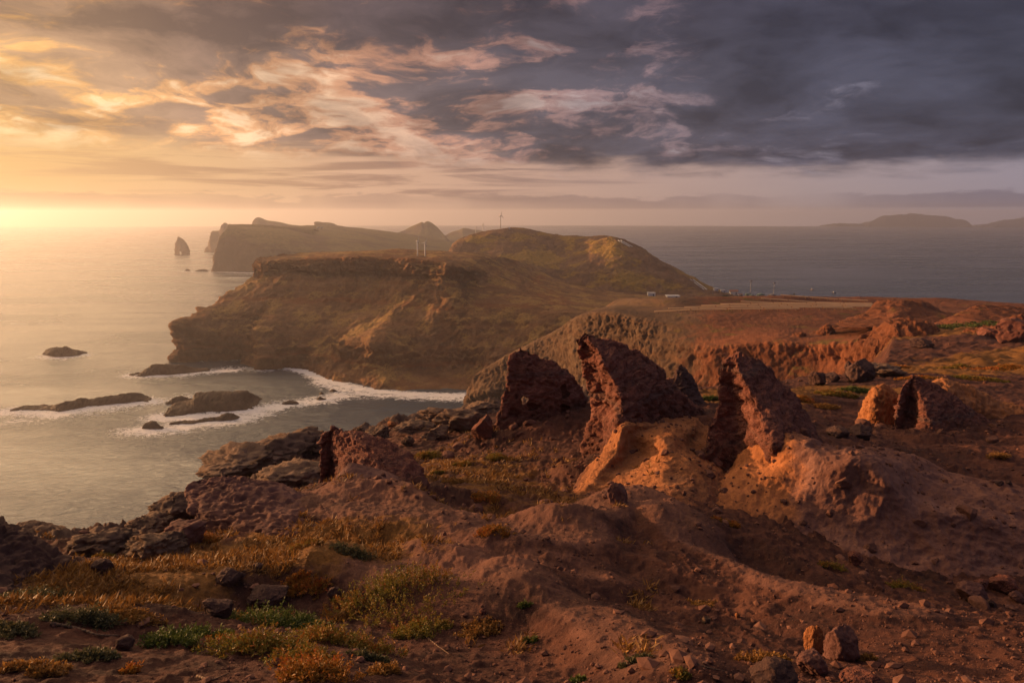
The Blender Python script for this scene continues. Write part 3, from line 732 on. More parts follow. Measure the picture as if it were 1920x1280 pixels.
# ================================================================== THINGS
# ---- rocks standing in the sea
dsk = lambda a: (lambda p, n: fbm(p, 7, 5, 0.6) * a * 1.3 + (fbm(p, 2.6, 4, 0.6, ridged=True, off=3) - 0.5) * a * 0.8)
SK = [
 ('rounded brown sea rock alone in open water', [(83,664),(88,655),(100,650),(112,652),(122,649),(135,655),(146,658),(152,664)], [664,667,669,669,669,668,667,665], 14, 1.3),
 ('low flat sea rock beside the headland foot, surf trailing off its right end', [(243,703),(256,701),(268,695),(284,685),(300,683),(320,684),(345,686),(358,692),(375,693),(390,690)], [704,706,706,704,703,702,700,699,697,696], 13, 1.2),
 ('long low rock ridge in the surf, leftmost in the water', [(20,768),(36,763),(60,762),(85,764),(108,757),(124,753),(138,752),(152,745),(166,747),(190,744),(220,740),(240,736),(262,738),(270,747),(277,752)], [771,770,769,769,772,770,767,765,762,760,757,755,752,752,753], 9, 1.1),
 ('big block shaped sea rock with sheer right side', [(309,778),(318,763),(332,757),(350,753),(366,746),(368,738),(385,736),(392,733),(410,735),(430,735),(450,734),(461,735),(466,750),(474,765)], [780,780,779,777,775,774,773,772,772,771,770,768,766,766], 22, 1.3),
 ('small pointed sea rock next to the left side of the big block rock', [(308,757),(322,748),(338,742),(350,745),(364,748)], [758,758,757,756,755], 7, 0.9),
 ('small humped sea rock nearest the shore, foam on its right', [(266,801),(274,792),(288,789),(296,796),(303,801)], [803,804,804,804,804], 5, 0.7),
 ('low broken reef in the foam below the big block rock', [(318,793),(332,790),(345,790),(362,789),(378,785),(392,782),(405,781),(418,776),(428,773),(440,777),(447,781)], [795,795,794,794,792,790,789,789,788,786,783], 5, 0.8),
 ('flat dark rock in the bay surf between big block rock and beach', [(529,756),(538,752),(548,751),(559,755)], [757,758,757,757], 4, 0.5),
 ('tiny rock in the bay surf, left of a close pair', [(594,748),(599,744),(605,746),(611,748)], [749,750,750,749], 3, 0.4),
 ('tiny rock in the bay surf, upper one of a close pair', [(598,738),(602,735),(607,738)], [739,740,739], 3, 0.35),
 ('tiny rock at the beach edge of the bay surf', [(618,733),(624,729),(632,733)], [734,735,734], 3, 0.4),
 ('small far rock off the far headland, right one of two', [(366,508),(374,505),(384,505),(391,508)], [509,509,509,509], 12, 0.9),
 ('small far rock off the far headland, left one of two', [(347,507),(352,504),(357,507)], [508,508,508], 9, 0.7)]
for lab, sky, base, dep, amp in SK:
    o = ridge('sea_rock', sky, base, 's', dep, M['skerry'], dsk(amp), 160, 60, lean=0.3, foot=1.5)
    tag(o, lab, 'rock', 'rocks standing in the sea')
# foam round them, along the beach and in the bay
def ln(pts, w, s): SKERRIES.append((pts, w, s))
ln([(90,668),(120,670),(150,666)], 9, .75); ln([(60,672),(90,671)], 5, .3)
ln([(243,704),(270,705),(310,704),(350,700),(390,697),(440,694)], 7, .8); ln([(350,702),(400,696),(430,693)], 10, .6)
ln([(18,772),(60,772),(110,775),(170,766),(240,757),(280,753)], 10, .85); ln([(25,790),(80,784),(150,775),(230,768)], 9, .45); ln([(280,754),(310,755),(350,742)], 9, .5)
ln([(305,782),(350,782),(420,777),(478,768),(520,762)], 10, .9); ln([(262,806),(300,807),(340,798),(400,792),(450,786),(480,775)], 10, .85)
ln([(300,815),(360,806),(430,797)], 6, .45); ln([(480,768),(540,758),(590,752),(640,742)], 10, .8); ln([(560,752),(610,742),(640,735)], 7, .6)
ln([(460,690),(475,694),(500,695),(528,690)], 5, .6); ln([(533,683),(550,690),(580,698),(600,709),(625,716),(650,724),(700,733),(760,738),(870,742)], 6, 1.0)
ln([(600,716),(640,732),(700,740),(780,744),(872,748)], 7, .75); ln([(640,742),(700,748)], 5, .4); ln([(334,677),(400,676),(460,675)], 3, .4)
ln([(345,509),(395,509)], 14, .6); ln([(405,510),(470,512)], 16, .6); ln([(320,508),(340,507)], 8, .3); ln([(430,521),(455,521)], 10, .6); ln([(325,478),(358,478)], 22, .5)
build_sea()

def carve(o, cutters):
    """cut holes with temporary solids; the cutters are removed afterwards"""
    obs = []
    for verts, faces in cutters:
        c = mesh_obj('cutter', verts, faces, None, origin=(0, 0, 0)); obs.append(c)
        md = o.modifiers.new('hole', 'BOOLEAN'); md.operation = 'DIFFERENCE'; md.object = c; md.solver = 'EXACT'
    dg = bpy.context.evaluated_depsgraph_get()
    me = bpy.data.meshes.new_from_object(o.evaluated_get(dg)); o.modifiers.clear(); o.data = me
    for c in obs: bpy.data.objects.remove(c)
def tunnel(px, row, Y0, Y1, rad, n=14, squash=1.0, dx=0.0):
    """a bumpy tube along the view depth, closed at both ends"""
    a, b = W(px, row, Y0), W(px + dx, row, Y1); v = []; k = rad / ((Y0 + Y1) / 2)
    for q, w in ((a, Y0 * k * 1.15), ((a + b) / 2, rad * 0.85), (b, Y1 * k * 1.15)):
        for i in range(n):
            th = 2 * math.pi * i / n; rr = w * (1 + 0.22 * math.sin(3 * th + 1) + 0.12 * math.sin(5 * th))
            v.append(q + np.array((math.cos(th) * rr, 0, math.sin(th) * rr * squash)))
    v += [a, b]; f = []
    for s in (0, 1):
        for i in range(n):
            j = (i + 1) % n; A, B, D, E = s * n + i, s * n + j, (s + 1) * n + j, (s + 1) * n + i
            f += [(A, B, D), (A, D, E)]
    for i in range(n):
        j = (i + 1) % n; f += [(3 * n, j, i), (3 * n + 1, 2 * n + i, 2 * n + j)]
    return np.array(v), np.array(f)[:, ::-1]

# sea stack with its little arch
ys = W(340, 477, 's')[1]
def ring(L, Rr, row, Y, d): # ring of a standing rock seen from L to Rr at a row
    m = (L + Rr) / 2
    return [(L, row, Y), ((L * 2 + Rr) / 3, row, Y - d * .45), ((L + 2 * Rr) / 3, row, Y - d * .45), (Rr, row, Y), ((L + 2 * Rr) / 3, row, Y + d * .45), ((L * 2 + Rr) / 3, row, Y + d * .45)]
o = loft('sea_stack', [ring(326, 359, 480, ys, 46), ring(328, 356.5, 476, ys, 42), ring(328.5, 354.5, 466, ys, 38), ring(328.5, 351, 459, ys, 32),
                       ring(330, 346.5, 453, ys, 24), ring(332, 341, 448, ys, 14)], 90, 80, M['far'], d_cliff(4, 26, 1, 0.9), closed=True, cap=(334.5, 443.5, ys))
carve(o, [tunnel(338.5, 475.3, ys - 70, ys + 70, 2.6, squash=2.6)])
tag(o, 'tall pointed sea stack with a small arch at its foot, alone offshore', 'sea stack')

# ---- red scoria fins in the foreground
def fin(label, rows, cap, mat, amp, sz, nu=260, nv=220, name='rock_fin', cat='rock', group='wind carved red rock fins'):
    o = loft(name, rows, nu, nv, mat, d_fin(amp, sz), closed=True, cap=cap)
    return tag(o, label, cat, group)
fa = fin('dark red rock fin pierced by a small see-through hole', [
 [(900,838,22.6),(960,820,22.3),(1020,805,22.6),(1080,800,23),(1120,790,25),(1000,795,26)],
 [(925,800,22.8),(965,788,22.6),(1020,782,22.75),(1075,777,23.2),(1110,765,25),(1000,770,25.6)],
 [(943,745,23.0),(970,740,22.9),(1020,740,23),(1070,742,23.5),(1099,747,24.6),(1000,735,24.8)],
 [(953,700,23.2),(972,698,23.1),(1012,700,23.2),(1055,703,23.6),(1083,714,24.3),(1000,700,24.3)],
 [(956,672,23.4),(968,668,23.3),(990,672,23.4),(1025,682,23.6),(1057,688,24),(990,675,24.0)]], (975,650,23.7), M['fin'], 0.22, 1.6)
carve(fa, [tunnel(981, 750, 21, 27.5, 0.15, squash=1.15, dx=4), tunnel(1061, 733, 20, 23.7, 0.17, squash=1.3), tunnel(1058, 765, 20, 23.4, 0.14), tunnel(1000, 762, 20, 23.0, 0.2, squash=.6)])
fin('tallest red rock fin, hollow dark face at its left', [
 [(1072,925,17.6),(1120,920,17.1),(1150,915,15.8),(1250,850,17.5),(1350,805,20.5),(1200,795,21.5)],
 [(1084,880,18.1),(1122,870,17.5),(1155,860,16.0),(1245,818,17.6),(1333,782,20.5),(1200,778,21.0)],
 [(1098,820,18.5),(1130,815,17.75),(1162,800,16.3),(1240,772,17.8),(1316,765,20.3),(1200,755,20.6)],
 [(1108,770,18.6),(1138,765,17.8),(1165,755,16.6),(1225,727,17.9),(1287,742,19.8),(1190,735,20)],
 [(1098,715,18.5),(1126,715,17.9),(1150,710,17.0),(1200,690,18.0),(1257,712,19.3),(1180,705,19.3)],
 [(1086,670,18.3),(1107,668,17.95),(1130,668,17.3),(1165,662,18.0),(1220,672,18.9),(1150,668,18.8)],
 [(1081,642,17.95),(1092,640,17.95),(1108,640,17.6),(1130,640,18.0),(1168,645,18.5),(1120,640,18.5)]], (1099,624,18.0), M['fin'], 0.19, 1.5, 320, 300)
fin('leaning red rock fin with pale ridge, right of the tallest fin', [
 [(1308,905,15.4),(1390,925,14.8),(1480,930,13.6),(1540,895,14.2),(1585,865,16.5),(1440,815,19)],
 [(1322,850,15.2),(1390,870,15.2),(1465,885,13.9),(1525,860,14.6),(1557,837,16.8),(1440,790,18.5)],
 [(1330,800,15.9),(1382,815,15.75),(1445,820,14.3),(1500,800,15.2),(1534,812,16.8),(1440,770,18)],
 [(1346,755,16.2),(1382,765,16.0),(1422,765,15.1),(1470,750,15.8),(1507,765,16.8),(1430,745,17.6)],
 [(1348,710,16.35),(1374,720,16.2),(1398,715,15.6),(1440,708,16.1),(1478,723,16.7),(1415,705,17.2)],
 [(1352,682,16.35),(1368,685,16.2),(1382,680,15.9),(1408,676,16.2),(1440,688,16.6),(1390,680,16.8)]], (1382,659,16.3), M['fin'], 0.17, 1.4, 300, 280)
fin('small dark rock fin peeping out behind the tallest fin', [
 [(1245,770,25),(1275,772,24.6),(1320,765,25),(1320,755,26.5),(1280,750,27)],
 [(1255,735,25.2),(1277,735,24.9),(1311,742,25.2),(1310,738,26.2),(1280,735,26.6)],
 [(1262,706,25.4),(1278,706,25.2),(1300,710,25.5),(1298,708,26),(1280,706,26.2)]], (1276,682,25.6), M['dark'], 0.14, 1.0, 120, 100)
fin('low dark rock fin with a cave at its foot, before the tan rocks', [
 [(1668,825,23.6),(1700,820,23.5),(1732,830,22.4),(1790,822,22.8),(1895,815,24.2),(1760,795,26)],
 [(1679,790,24),(1706,790,24.25),(1737,796,23.2),(1792,788,23.6),(1856,788,24.6),(1750,775,25.6)],
 [(1685,755,24.3),(1706,757,24.6),(1730,752,23.9),(1772,750,24.1),(1810,757,24.8),(1740,750,25.3)],
 [(1692,728,24.5),(1704,728,24.65),(1719,726,24.4),(1746,725,24.5),(1772,728,24.9),(1725,730,25)]], (1713,702,24.7), M['fin'], 0.13, 1.1, 220, 180)
fin('broad red rock fin overhanging the cliff edge, left of the bay', [
 [(590,945,16),(620,940,15.9),(655,925,14.6),(745,975,12.8),(820,980,13.3),(720,890,17.5)],
 [(602,895,16.2),(622,893,16.35),(645,882,15.3),(722,905,14.2),(808,928,14.5),(710,862,17.3)],
 [(604,850,16.3),(620,850,16.5),(640,845,15.8),(705,848,15.2),(788,872,15.4),(700,842,17)],
 [(605,820,16.4),(617,818,16.55),(632,815,16.2),(675,813,16),(742,830,16),(660,818,16.7)]], (628,799,16.5), M['fin'], 0.13, 1.2, 260, 220)
fin('rough red boulder ridge with overhanging left end, above the grass', [
 [(385,1005,11),(480,1030,10.2),(600,1050,9.6),(730,1070,9.3),(560,955,13)],
 [(360,962,11.6),(450,978,10.9),(580,988,10.6),(675,1015,10.7),(540,932,13)],
 [(351,922,12.2),(420,928,11.8),(530,940,11.6),(630,962,11.7),(520,912,13)],
 [(366,900,12.5),(410,903,12.3),(480,905,12.3),(565,920,12.5),(480,900,12.9)]], (430,889,12.6), M['mauve'], 0.11, 0.9, 260, 180, name='boulder', group='boulders')
fin('dark lumpy boulder cut by the left edge of the photo', [
 [(-330,1180,6.0),(-60,1190,5.8),(110,1150,6.4),(215,1110,7.3),(60,1060,8.8),(-200,1030,8.8)],
 [(-290,1090,6.4),(-60,1110,6.3),(90,1100,6.8),(172,1085,7.4),(60,1045,8.4),(-180,1000,8.4)],
 [(-230,1010,7.0),(-60,1030,6.9),(50,1040,7.1),(125,1045,7.5),(40,1015,8.0),(-120,975,8.0)],
 [(-170,970,7.3),(-60,985,7.2),(0,990,7.3),(50,1000,7.5),(0,985,7.8),(-90,960,7.8)]], (-50,948,7.5), M['dark'], 0.13, 0.7, 240, 160, name='boulder', group='boulders')
fin('tan weathered rock on the cliff edge, behind the leftmost boulder', [
 [(10,1075,12.5),(60,1075,12),(140,1065,12.4),(150,1040,14),(60,1030,14.5)],
 [(20,1020,12.7),(60,1022,12.4),(126,1020,12.7),(128,1010,13.8),(60,1005,14)],
 [(22,988,12.9),(60,990,12.7),(118,990,12.9),(115,985,13.6),(60,980,13.8)]], (66,973,13.2), M['tan'], 0.09, 0.8, 120, 90, name='boulder', group='boulders')
dl = lambda p, n: crag(p, 1.2, .26) + crag(p, .35, .10, 4) - np.clip(fbm(p, .16, 2, off=6) - .12, 0, 1) * .25
for lab, sky, base, Y, dep, mat in [
 ('tan rock with pitted sunlit face, left behind the dark low fin', [(1637,758),(1639,734),(1646,722),(1658,722),(1670,730),(1682,740),(1700,752)], [812,815,818,820,822,824,824], 25, 1.6, 'tuff'),
 ('long pitted tan rock wall sloping down to the right edge', [(1742,742),(1755,722),(1775,713),(1800,720),(1830,728),(1865,748),(1900,757),(1940,772),(2010,795),(2080,820)], [775,785,790,796,806,812,818,824,835,850], 27.5, 2.6, 'tuff')]:
    tag(ridge('boulder', sky, base, Y, dep, M[mat], dl, 240, 110, lean=0.12, foot=0.4), lab, 'rock', 'boulders')

o = ridge('cliff_outcrop', [(1661,650),(1666,622),(1668,606),(1680,603),(1700,606),(1715,604),(1735,610),(1752,612),(1764,628),(1775,650)], [664,664,663,662,660,659,658,657,656,656], 152, 16, M['wall'],
          lambda p, n: crag(p * (1, 1, .45), 7, 2.4) + crag(p, 2.2, .5, 3), 220, 110, lean=.1, foot=3)
redden(o, 0, 1); tag(o, 'sunlit orange cliff outcrop on the far side of the grassy flat', 'rock outcrop')
for k, (lab, sky, base, Y, dep) in enumerate([
 ('jagged red crag at the right edge under the second spoil mound', [(1822,640),(1835,622),(1850,628),(1868,618),(1885,606),(1900,598),(1925,596),(1960,604),(2000,630)], 648, 140, 12),
 ('broken red rock band on the gully rim left of the sunlit outcrop', [(1490,640),(1505,626),(1520,634),(1538,620),(1552,612),(1565,622),(1580,630),(1600,640)], 648, 205, 10)]):
    o = ridge('rock_crag', sky, base, Y, dep, M['wall'], lambda p, n: crag(p, 5, 2.2, 7) + crag(p, 1.5, .5, 3), 200, 90, lean=.2, foot=2); redden(o, 0, 1); tag(o, lab, 'rock', 'red crags of the plateau')

# ---- smooth tuff swellings that carry the fins (part of the ground)
def swell(name, rows, cap, mat, amp, sz, nu=220, nv=160):
    return tag(loft(name, rows, nu, nv, mat, d_smooth(amp, sz), closed=True, cap=cap), kind='structure')
swell('tuff_slope', [
 [(1010,1025,12.4),(1120,1030,11.7),(1260,1030,11.2),(1390,985,12.6),(1350,825,18.5),(1110,890,17)],
 [(1065,948,13.9),(1140,952,13.4),(1265,937,12.9),(1352,908,14.2),(1330,805,18.8),(1140,850,17)],
 [(1115,892,14.8),(1165,890,14.9),(1255,874,14.2),(1326,858,15.3),(1320,792,19),(1150,830,17)],
 [(1155,845,15.5),(1190,850,15.9),(1258,850,14.9),(1302,832,16.2),(1310,786,19),(1160,800,17)],
 [(1168,800,16.0),(1195,815,16.15),(1247,818,15.5),(1290,805,16.8),(1300,781,19),(1180,785,17.3)]], (1240,796,17), M['tuff'], 0.17, 1.0)
swell('tuff_slope', [
 [(560,1000,12),(680,1045,10.4),(870,1030,11.3),(770,910,15)],
 [(600,940,13),(685,970,12.1),(810,970,12.9),(745,893,15)],
 [(625,900,13.5),(675,910,13.0),(745,910,13.6),(710,880,14.6)]], (655,867,14), M['mauve'], 0.06, 1.0)
rr_ = [
 [(1280,1000,12.5),(1325,940,13.7),(1362,885,14.8),(1398,838,15.6),(1420,830,16.5),(1440,845,18)],
 [(1375,1012,12.1),(1420,942,13.2),(1447,882,14.0),(1466,822,14.5),(1490,812,15.6),(1515,840,17)],
 [(1480,1040,11.9),(1500,970,12.7),(1520,905,13.2),(1540,848,13.5),(1552,836,15),(1570,845,17)],
 [(1560,1072,11.7),(1570,985,12.4),(1585,912,12.8),(1605,856,13.1),(1622,843,14.6),(1640,848,16.5)],
 [(1640,1095,11.3),(1645,1005,12.1),(1650,937,12.5),(1660,884,12.8),(1690,864,14.4),(1710,860,16)],
 [(1700,1108,11.1),(1700,1035,11.8),(1700,985,12.2),(1712,943,12.5),(1760,905,14),(1780,885,15.7)],
 [(1780,1118,11.0),(1785,1050,11.6),(1790,993,12.0),(1800,962,12.2),(1850,926,13.6),(1870,905,15)],
 [(1880,1122,10.9),(1885,1065,11.5),(1890,1013,11.8),(1900,983,12.0),(1950,955,13.2),(1970,935,14.2)],
 [(2100,1130,10.8),(2100,1075,11.3),(2100,1035,11.6),(2110,1005,11.8),(2140,985,12.8),(2160,965,13.8)]]
rr_ = [[W(*p) for p in r] for r in rr_]
for r in rr_:
    r.insert(0, r[0] + np.array((0, -0.3, -0.7))); r.append(r[-1] + np.array((0.2, 0.6, -1.2)))
for k, e in ((0, rr_[0]), (-1, rr_[-1])):
    m = [p * 1.0 + np.array(((-0.5 if k == 0 else 0.6), 0, -1.3)) for p in e]
    rr_.insert(0, m) if k == 0 else rr_.append(m)
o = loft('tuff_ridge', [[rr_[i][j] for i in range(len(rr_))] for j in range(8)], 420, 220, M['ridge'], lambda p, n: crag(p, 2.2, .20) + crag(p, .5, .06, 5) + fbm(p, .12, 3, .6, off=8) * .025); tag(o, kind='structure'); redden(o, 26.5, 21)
for rows, cap in [
 ([[(1560,612,205),(1700,612,190),(1800,604,200),(1790,590,240),(1650,588,250)],
   [(1618,592,214),(1695,592,204),(1758,588,212),(1745,580,230),(1660,578,234)],
   [(1640,569,219),(1690,567,214),(1738,569,219),(1722,565,228),(1665,564,229)]], (1690,561,222)),
 ([[(1750,610,185),(1880,612,170),(2150,612,180),(2150,598,220),(1850,590,220)],
   [(1792,592,195),(1870,594,186),(2060,596,192),(2060,588,212),(1850,584,212)],
   [(1815,580,200),(1870,581,196),(1960,585,200),(1960,581,208),(1850,577,208)]], (1835,572,204))]:
    tag(loft('spoil_mound', rows, 160, 90, M['wall'], lambda p, n: crag(p, 12, 1.5) + crag(p, 2.5, .4, 3), closed=True, cap=cap), kind='structure'); redden(C.objects[-1], -40, 60)

# ---- coastal flat behind the solar plateau
cf = [[W(px, 560, Y) for px in (1300, 1360, 1420, 1480, 1540, 1600, 1650, 1700)] for Y in (470, 480, 560, 640, 690, 720)]
for j, r in enumerate(cf):
    for i, p in enumerate(r):
        p[0] = (1300 + i * 55 - 960) / F * p[1]; p[2] = (-3, 14, 17, 18 - i * 0.5, 15 - i, -3)[j] if 0 < i < 7 else (-3 if i == 7 else p[2] * 0 + 10)
tag(loft('coastal_flat', cf, 120, 60, M['hill'], lambda p, n: fbm(p, 25, 4) * 1.2), kind='structure')

# ---- where a photo pixel lands on what has been built so far
bpy.context.view_layer.update()
_dg = bpy.context.evaluated_depsgraph_get()
_trees = {}
def hit(px, row, names=None):
    v = (640 - row) / F; u = (px - 960) / F
    d = Vector((u, CP + v * SP, v * CP - SP)).normalized()
    o = Vector((0, 0, H)); best = None
    for _ in range(6):
        ok, loc, nor, idx, ob, mt = scene.ray_cast(_dg, o, d)
        if not ok: return None
        if ob.name.split('.')[0] == 'haze' or (names and ob.name.split('.')[0] not in names): o = loc + d * 0.01; continue
        return loc, nor, ob
    return None
def drop(x, y, zmax=200.0, names=None):
    o = Vector((x, y, zmax))
    for _ in range(8):
        ok, loc, nor, idx, ob, mt = scene.ray_cast(_dg, o, Vector((0, 0, -1)))
        if not ok: return None
        if names and ob.name.split('.')[0] not in names: o = loc - Vector((0, 0, 0.01)); continue
        return loc, nor, ob
    return None

# ---- loose boulders
def ico(sub):
    bm = bmesh.new(); bmesh.ops.create_icosphere(bm, subdivisions=sub, radius=1.0)
    v = np.array([x.co[:] for x in bm.verts]); f = np.array([[q.index for q in p.verts] for p in bm.faces]); bm.free(); return v, f
ICO4, ICO1, ICO5 = ico(5), ico(2), ico(5)
def stone(v, seed, facets=7, rough=0.12):
    r = np.random.default_rng(seed); p = v.copy()
    for _ in range(facets):
        n = r.normal(size=3); n[2] = n[2] * 0.8 + 0.1; n /= np.linalg.norm(n); d = r.uniform(0.52, 0.85)
        e = p @ n - d; p = p - np.outer(np.clip(e, 0, None) * 0.96, n)
    s = seed * 3.17
    q = p * (1 + crag(v, 1.0, rough * 1.0, s)[:, None])
    return q + v * (crag(p, 0.35, rough * 0.42, s + 9) + fbm(p, 0.09, 3, 0.6, off=s) * rough * 0.16)[:, None]
def boulder(label, px, row, w, h, mat, depth=1.0, seed=0, sink=0.25, facets=7, rough=0.14, rz=0.0, names=('ground', 'tuff_slope', 'tuff_ridge', 'gully_cliffs')):
    """row = where its foot meets the ground in the photo; w, h in photo pixels"""
    g = hit(px, row, names)
    if g is None: print('no ground for', label); return
    loc = g[0]; k = loc.y / (F * (CP + (640 - row) / F * SP)) * 1.0
    if mat == 'tan': w, h, rough = w * 1.35, h * 0.82, rough * 2.0
    a, c = w * k / 2, h * k
    p = stone(ICO4[0], seed, facets, rough); p /= np.abs(p).max(0)
    ca, sa = math.cos(rz), math.sin(rz)
    p = np.stack([p[:, 0], p[:, 1], p[:, 2]], -1) * np.array((a, a * depth, c * 0.5 * (1 + sink)))
    p[:, 2] += c * 0.5 * (1 - sink)
    p = p + np.array((loc.x, loc.y + a * depth * 0.5, loc.z))
    tag(mesh_obj('boulder', p, ICO4[1], M[mat]), label, 'rock', 'boulders')
for i, b in enumerate([
 ('small dark block left of the largest black boulder, at the gully rim', 1534,722,32,26,'dark'),
 ('largest black boulder at the gully rim, behind the leaning fin', 1622,715,58,42,'dark'),
 ('narrow dark rock standing behind the largest black boulder', 1594,702,20,26,'dark'),
 ('low dark rock between the two black boulders at the gully rim', 1562,716,36,18,'dark'),
 ('pale grey rock heap at the right of the largest black boulder', 1662,706,58,26,'tan'),
 ('flat dark rock left of the tan pitted rock, right one of two', 1618,822,56,26,'dark'),
 ('flat dark rock left of the tan pitted rock, left one of two', 1572,822,46,20,'dark'),
 ('dark boulder lying at the foot of the long tuff ridge', 1604,1058,30,24,'fin'),
 ('largest stone of the row under the tuff ridge at the right edge', 1829,1130,58,34,'mauve'),
 ('wide red stone of the row under the tuff ridge, near the right edge', 1887,1112,50,28,'fin'),
 ('left end stone of the row under the tuff ridge', 1806,1108,20,18,'fin'),
 ('middle red stone above the largest of the row under the tuff ridge', 1845,1102,28,16,'fin'),
 ('small dark stone right of the largest in the row under the tuff ridge', 1860,1138,24,16,'dark'),
 ('rightmost stone of the row under the tuff ridge', 1912,1130,30,20,'mauve'),
 ('upright block with sunlit left face at the lower right', 1530,1226,40,62,'tuff'),
 ('dark block leaning behind the upright sunlit block', 1580,1236,72,62,'mauve'),
 ('rounded dark stone in front of the upright sunlit block', 1528,1262,62,38,'mauve'),
 ('round boulder resting in the orange tuff hollow', 1161,944,44,36,'mauve'),
 ('pale grey pebble sized stone on the red soil, left of the upright block', 1324,1168,16,16,'tan'),
 ('little orange stone on the red soil below the pale path', 1383,1158,12,10,'tuff'),
 ('half buried dark stone at the bottom edge, left of the upright block', 1456,1290,96,42,'dark'),
 ('half buried stone at the bottom edge, below the upright block', 1627,1296,84,26,'fin'),
 ('dark clod in the grass left of the pale mound', 627,1124,30,24,'dark'),
 ('heap like dark clod in the middle of the dry grass', 497,1134,76,36,'dark'),
 ('dark clod under the rough boulder ridge', 430,1096,60,28,'dark'),
 ('small dark clod at the edge of the yellow grass', 484,1072,28,16,'dark'),
 ('dark stone beside the leftmost boulder foot', 188,1076,46,30,'dark'),
 ('dark clod at the lower left, under the root', 228,1216,40,24,'dark'),
 ('dark clod above the bright green shrubs', 403,1156,56,30,'dark'),
 ('large layered rock at the cliff edge, left of the broad fin', 570,842,70,44,'tan'),
 ('round orange stone perched on the cliff edge rock, left of the broad fin', 595,836,24,30,'tuff'),
 ('long brown rock along the cliff edge above the boulder ridge', 430,893,130,50,'tan'),
 ('broken brown rock on the cliff edge between long rock and broad fin', 520,862,95,50,'tan'),
 ('smooth pale slab below the broken cliff edge rocks', 550,912,120,40,'tan'),
 ('grey cliff edge rock left of the boulder ridge, upper one', 318,968,90,48,'tan'),
 ('grey cliff edge rock below the upper one, over the water', 262,1004,78,44,'tan'),
 ('lowest grey rock of the cliff edge, beside the tan rock', 172,1040,90,46,'tan'),
 ('tan rounded rock above the yellow grass at the cliff edge', 282,1046,100,52,'tan'),
 ('reddish rock at the left foot of the boulder ridge', 340,1022,90,50,'mauve'),
 ('small grey rock on the cliff edge, just right of the broad fin', 678,812,34,20,'tan'),
 ('blocky grey rock on the cliff edge, second right of the broad fin', 706,822,40,26,'tan'),
 ('small orange stone on the cliff edge above the bay', 733,799,18,12,'tuff'),
 ('long flat grey slab on the cliff edge above the bay', 770,812,74,20,'tan'),
 ('rounded grey rock in the middle of the cliff edge slabs', 818,822,46,26,'tan'),
 ('small upright grey rock in front of the long flat slab', 764,836,20,24,'tan'),
 ('low rock at the far cliff edge, grass on its top', 820,784,58,18,'tan'),
 ('pinkish slab left of the pierced fin', 868,806,90,42,'tan'),
 ('tan slab on the skyline against the bay, left of the pierced fin', 906,778,70,30,'tan'),
 ('dark tooth shaped rock at the left foot of the pierced fin', 908,826,50,48,'fin'),
 ('dark block in front of the red cliff outcrop', 1732,652,44,18,'dark'),
 ('rugged dark red outcrop at the right edge below the green patch', 1905,640,70,44,'fin'),
 ('low red outcrop left of the right edge outcrop', 1860,632,50,18,'fin'),
 ('small stone on the dark slope at the right, left of a pair', 1876,910,14,10,'dark'),
 ('small stone on the dark slope at the right, right of a pair', 1894,910,15,10,'dark'),
 ('small clod beneath the pale path, centre of the photo', 935,1180,16,10,'dark'),
 ('small red stone in the shade of the left tuff mound', 905,1150,14,9,'fin')]):
    boulder(*b, seed=i + 1, depth=0.9, facets=8 + i % 7, rough=0.26, sink=0.3 if b[5] != 'tan' else 0.55)

# ---- wind turbines
M['white'] = plain('white_coating', (.62, .60, .57), 0.5, var=0.05)
def tube(a, b, r0, r1, n=10):
    a, b = np.array(a, float), np.array(b, float); d = b - a; d /= np.linalg.norm(d)
    e = np.cross(d, (0, 0, 1.0) if abs(d[2]) < 0.9 else (1.0, 0, 0)); e /= np.linalg.norm(e); g = np.cross(d, e)
    v = []
    for q, r in ((a, r0), (b, r1)):
        for i in range(n):
            th = 2 * math.pi * i / n; v.append(q + (e * math.cos(th) + g * math.sin(th)) * r)
    v += [a, b]; f = []
    for i in range(n):
        j = (i + 1) % n; f += [(i, j, n + j), (i, n + j, n + i), (2 * n, j, i), (2 * n + 1, n + i, n + j)]
    return np.array(v), np.array(f)
def join(parts):
    vs, fs, k = [], [], 0
    for v, f in parts: vs.append(v); fs.append(f + k); k += len(v)
    return np.concatenate(vs), np.concatenate(fs)
def box(c, s):
    c, s = np.array(c, float), np.array(s, float) / 2
    v = np.array([c + s * (x, y, z) for x in (-1, 1) for y in (-1, 1) for z in (-1, 1)])
    q = [(0, 1, 3, 2), (4, 6, 7, 5), (0, 4, 5, 1), (2, 3, 7, 6), (0, 2, 6, 4), (1, 5, 7, 3)]
    return v, np.array([t for a, b, c_, d in q for t in ((a, b, c_), (a, c_, d))])
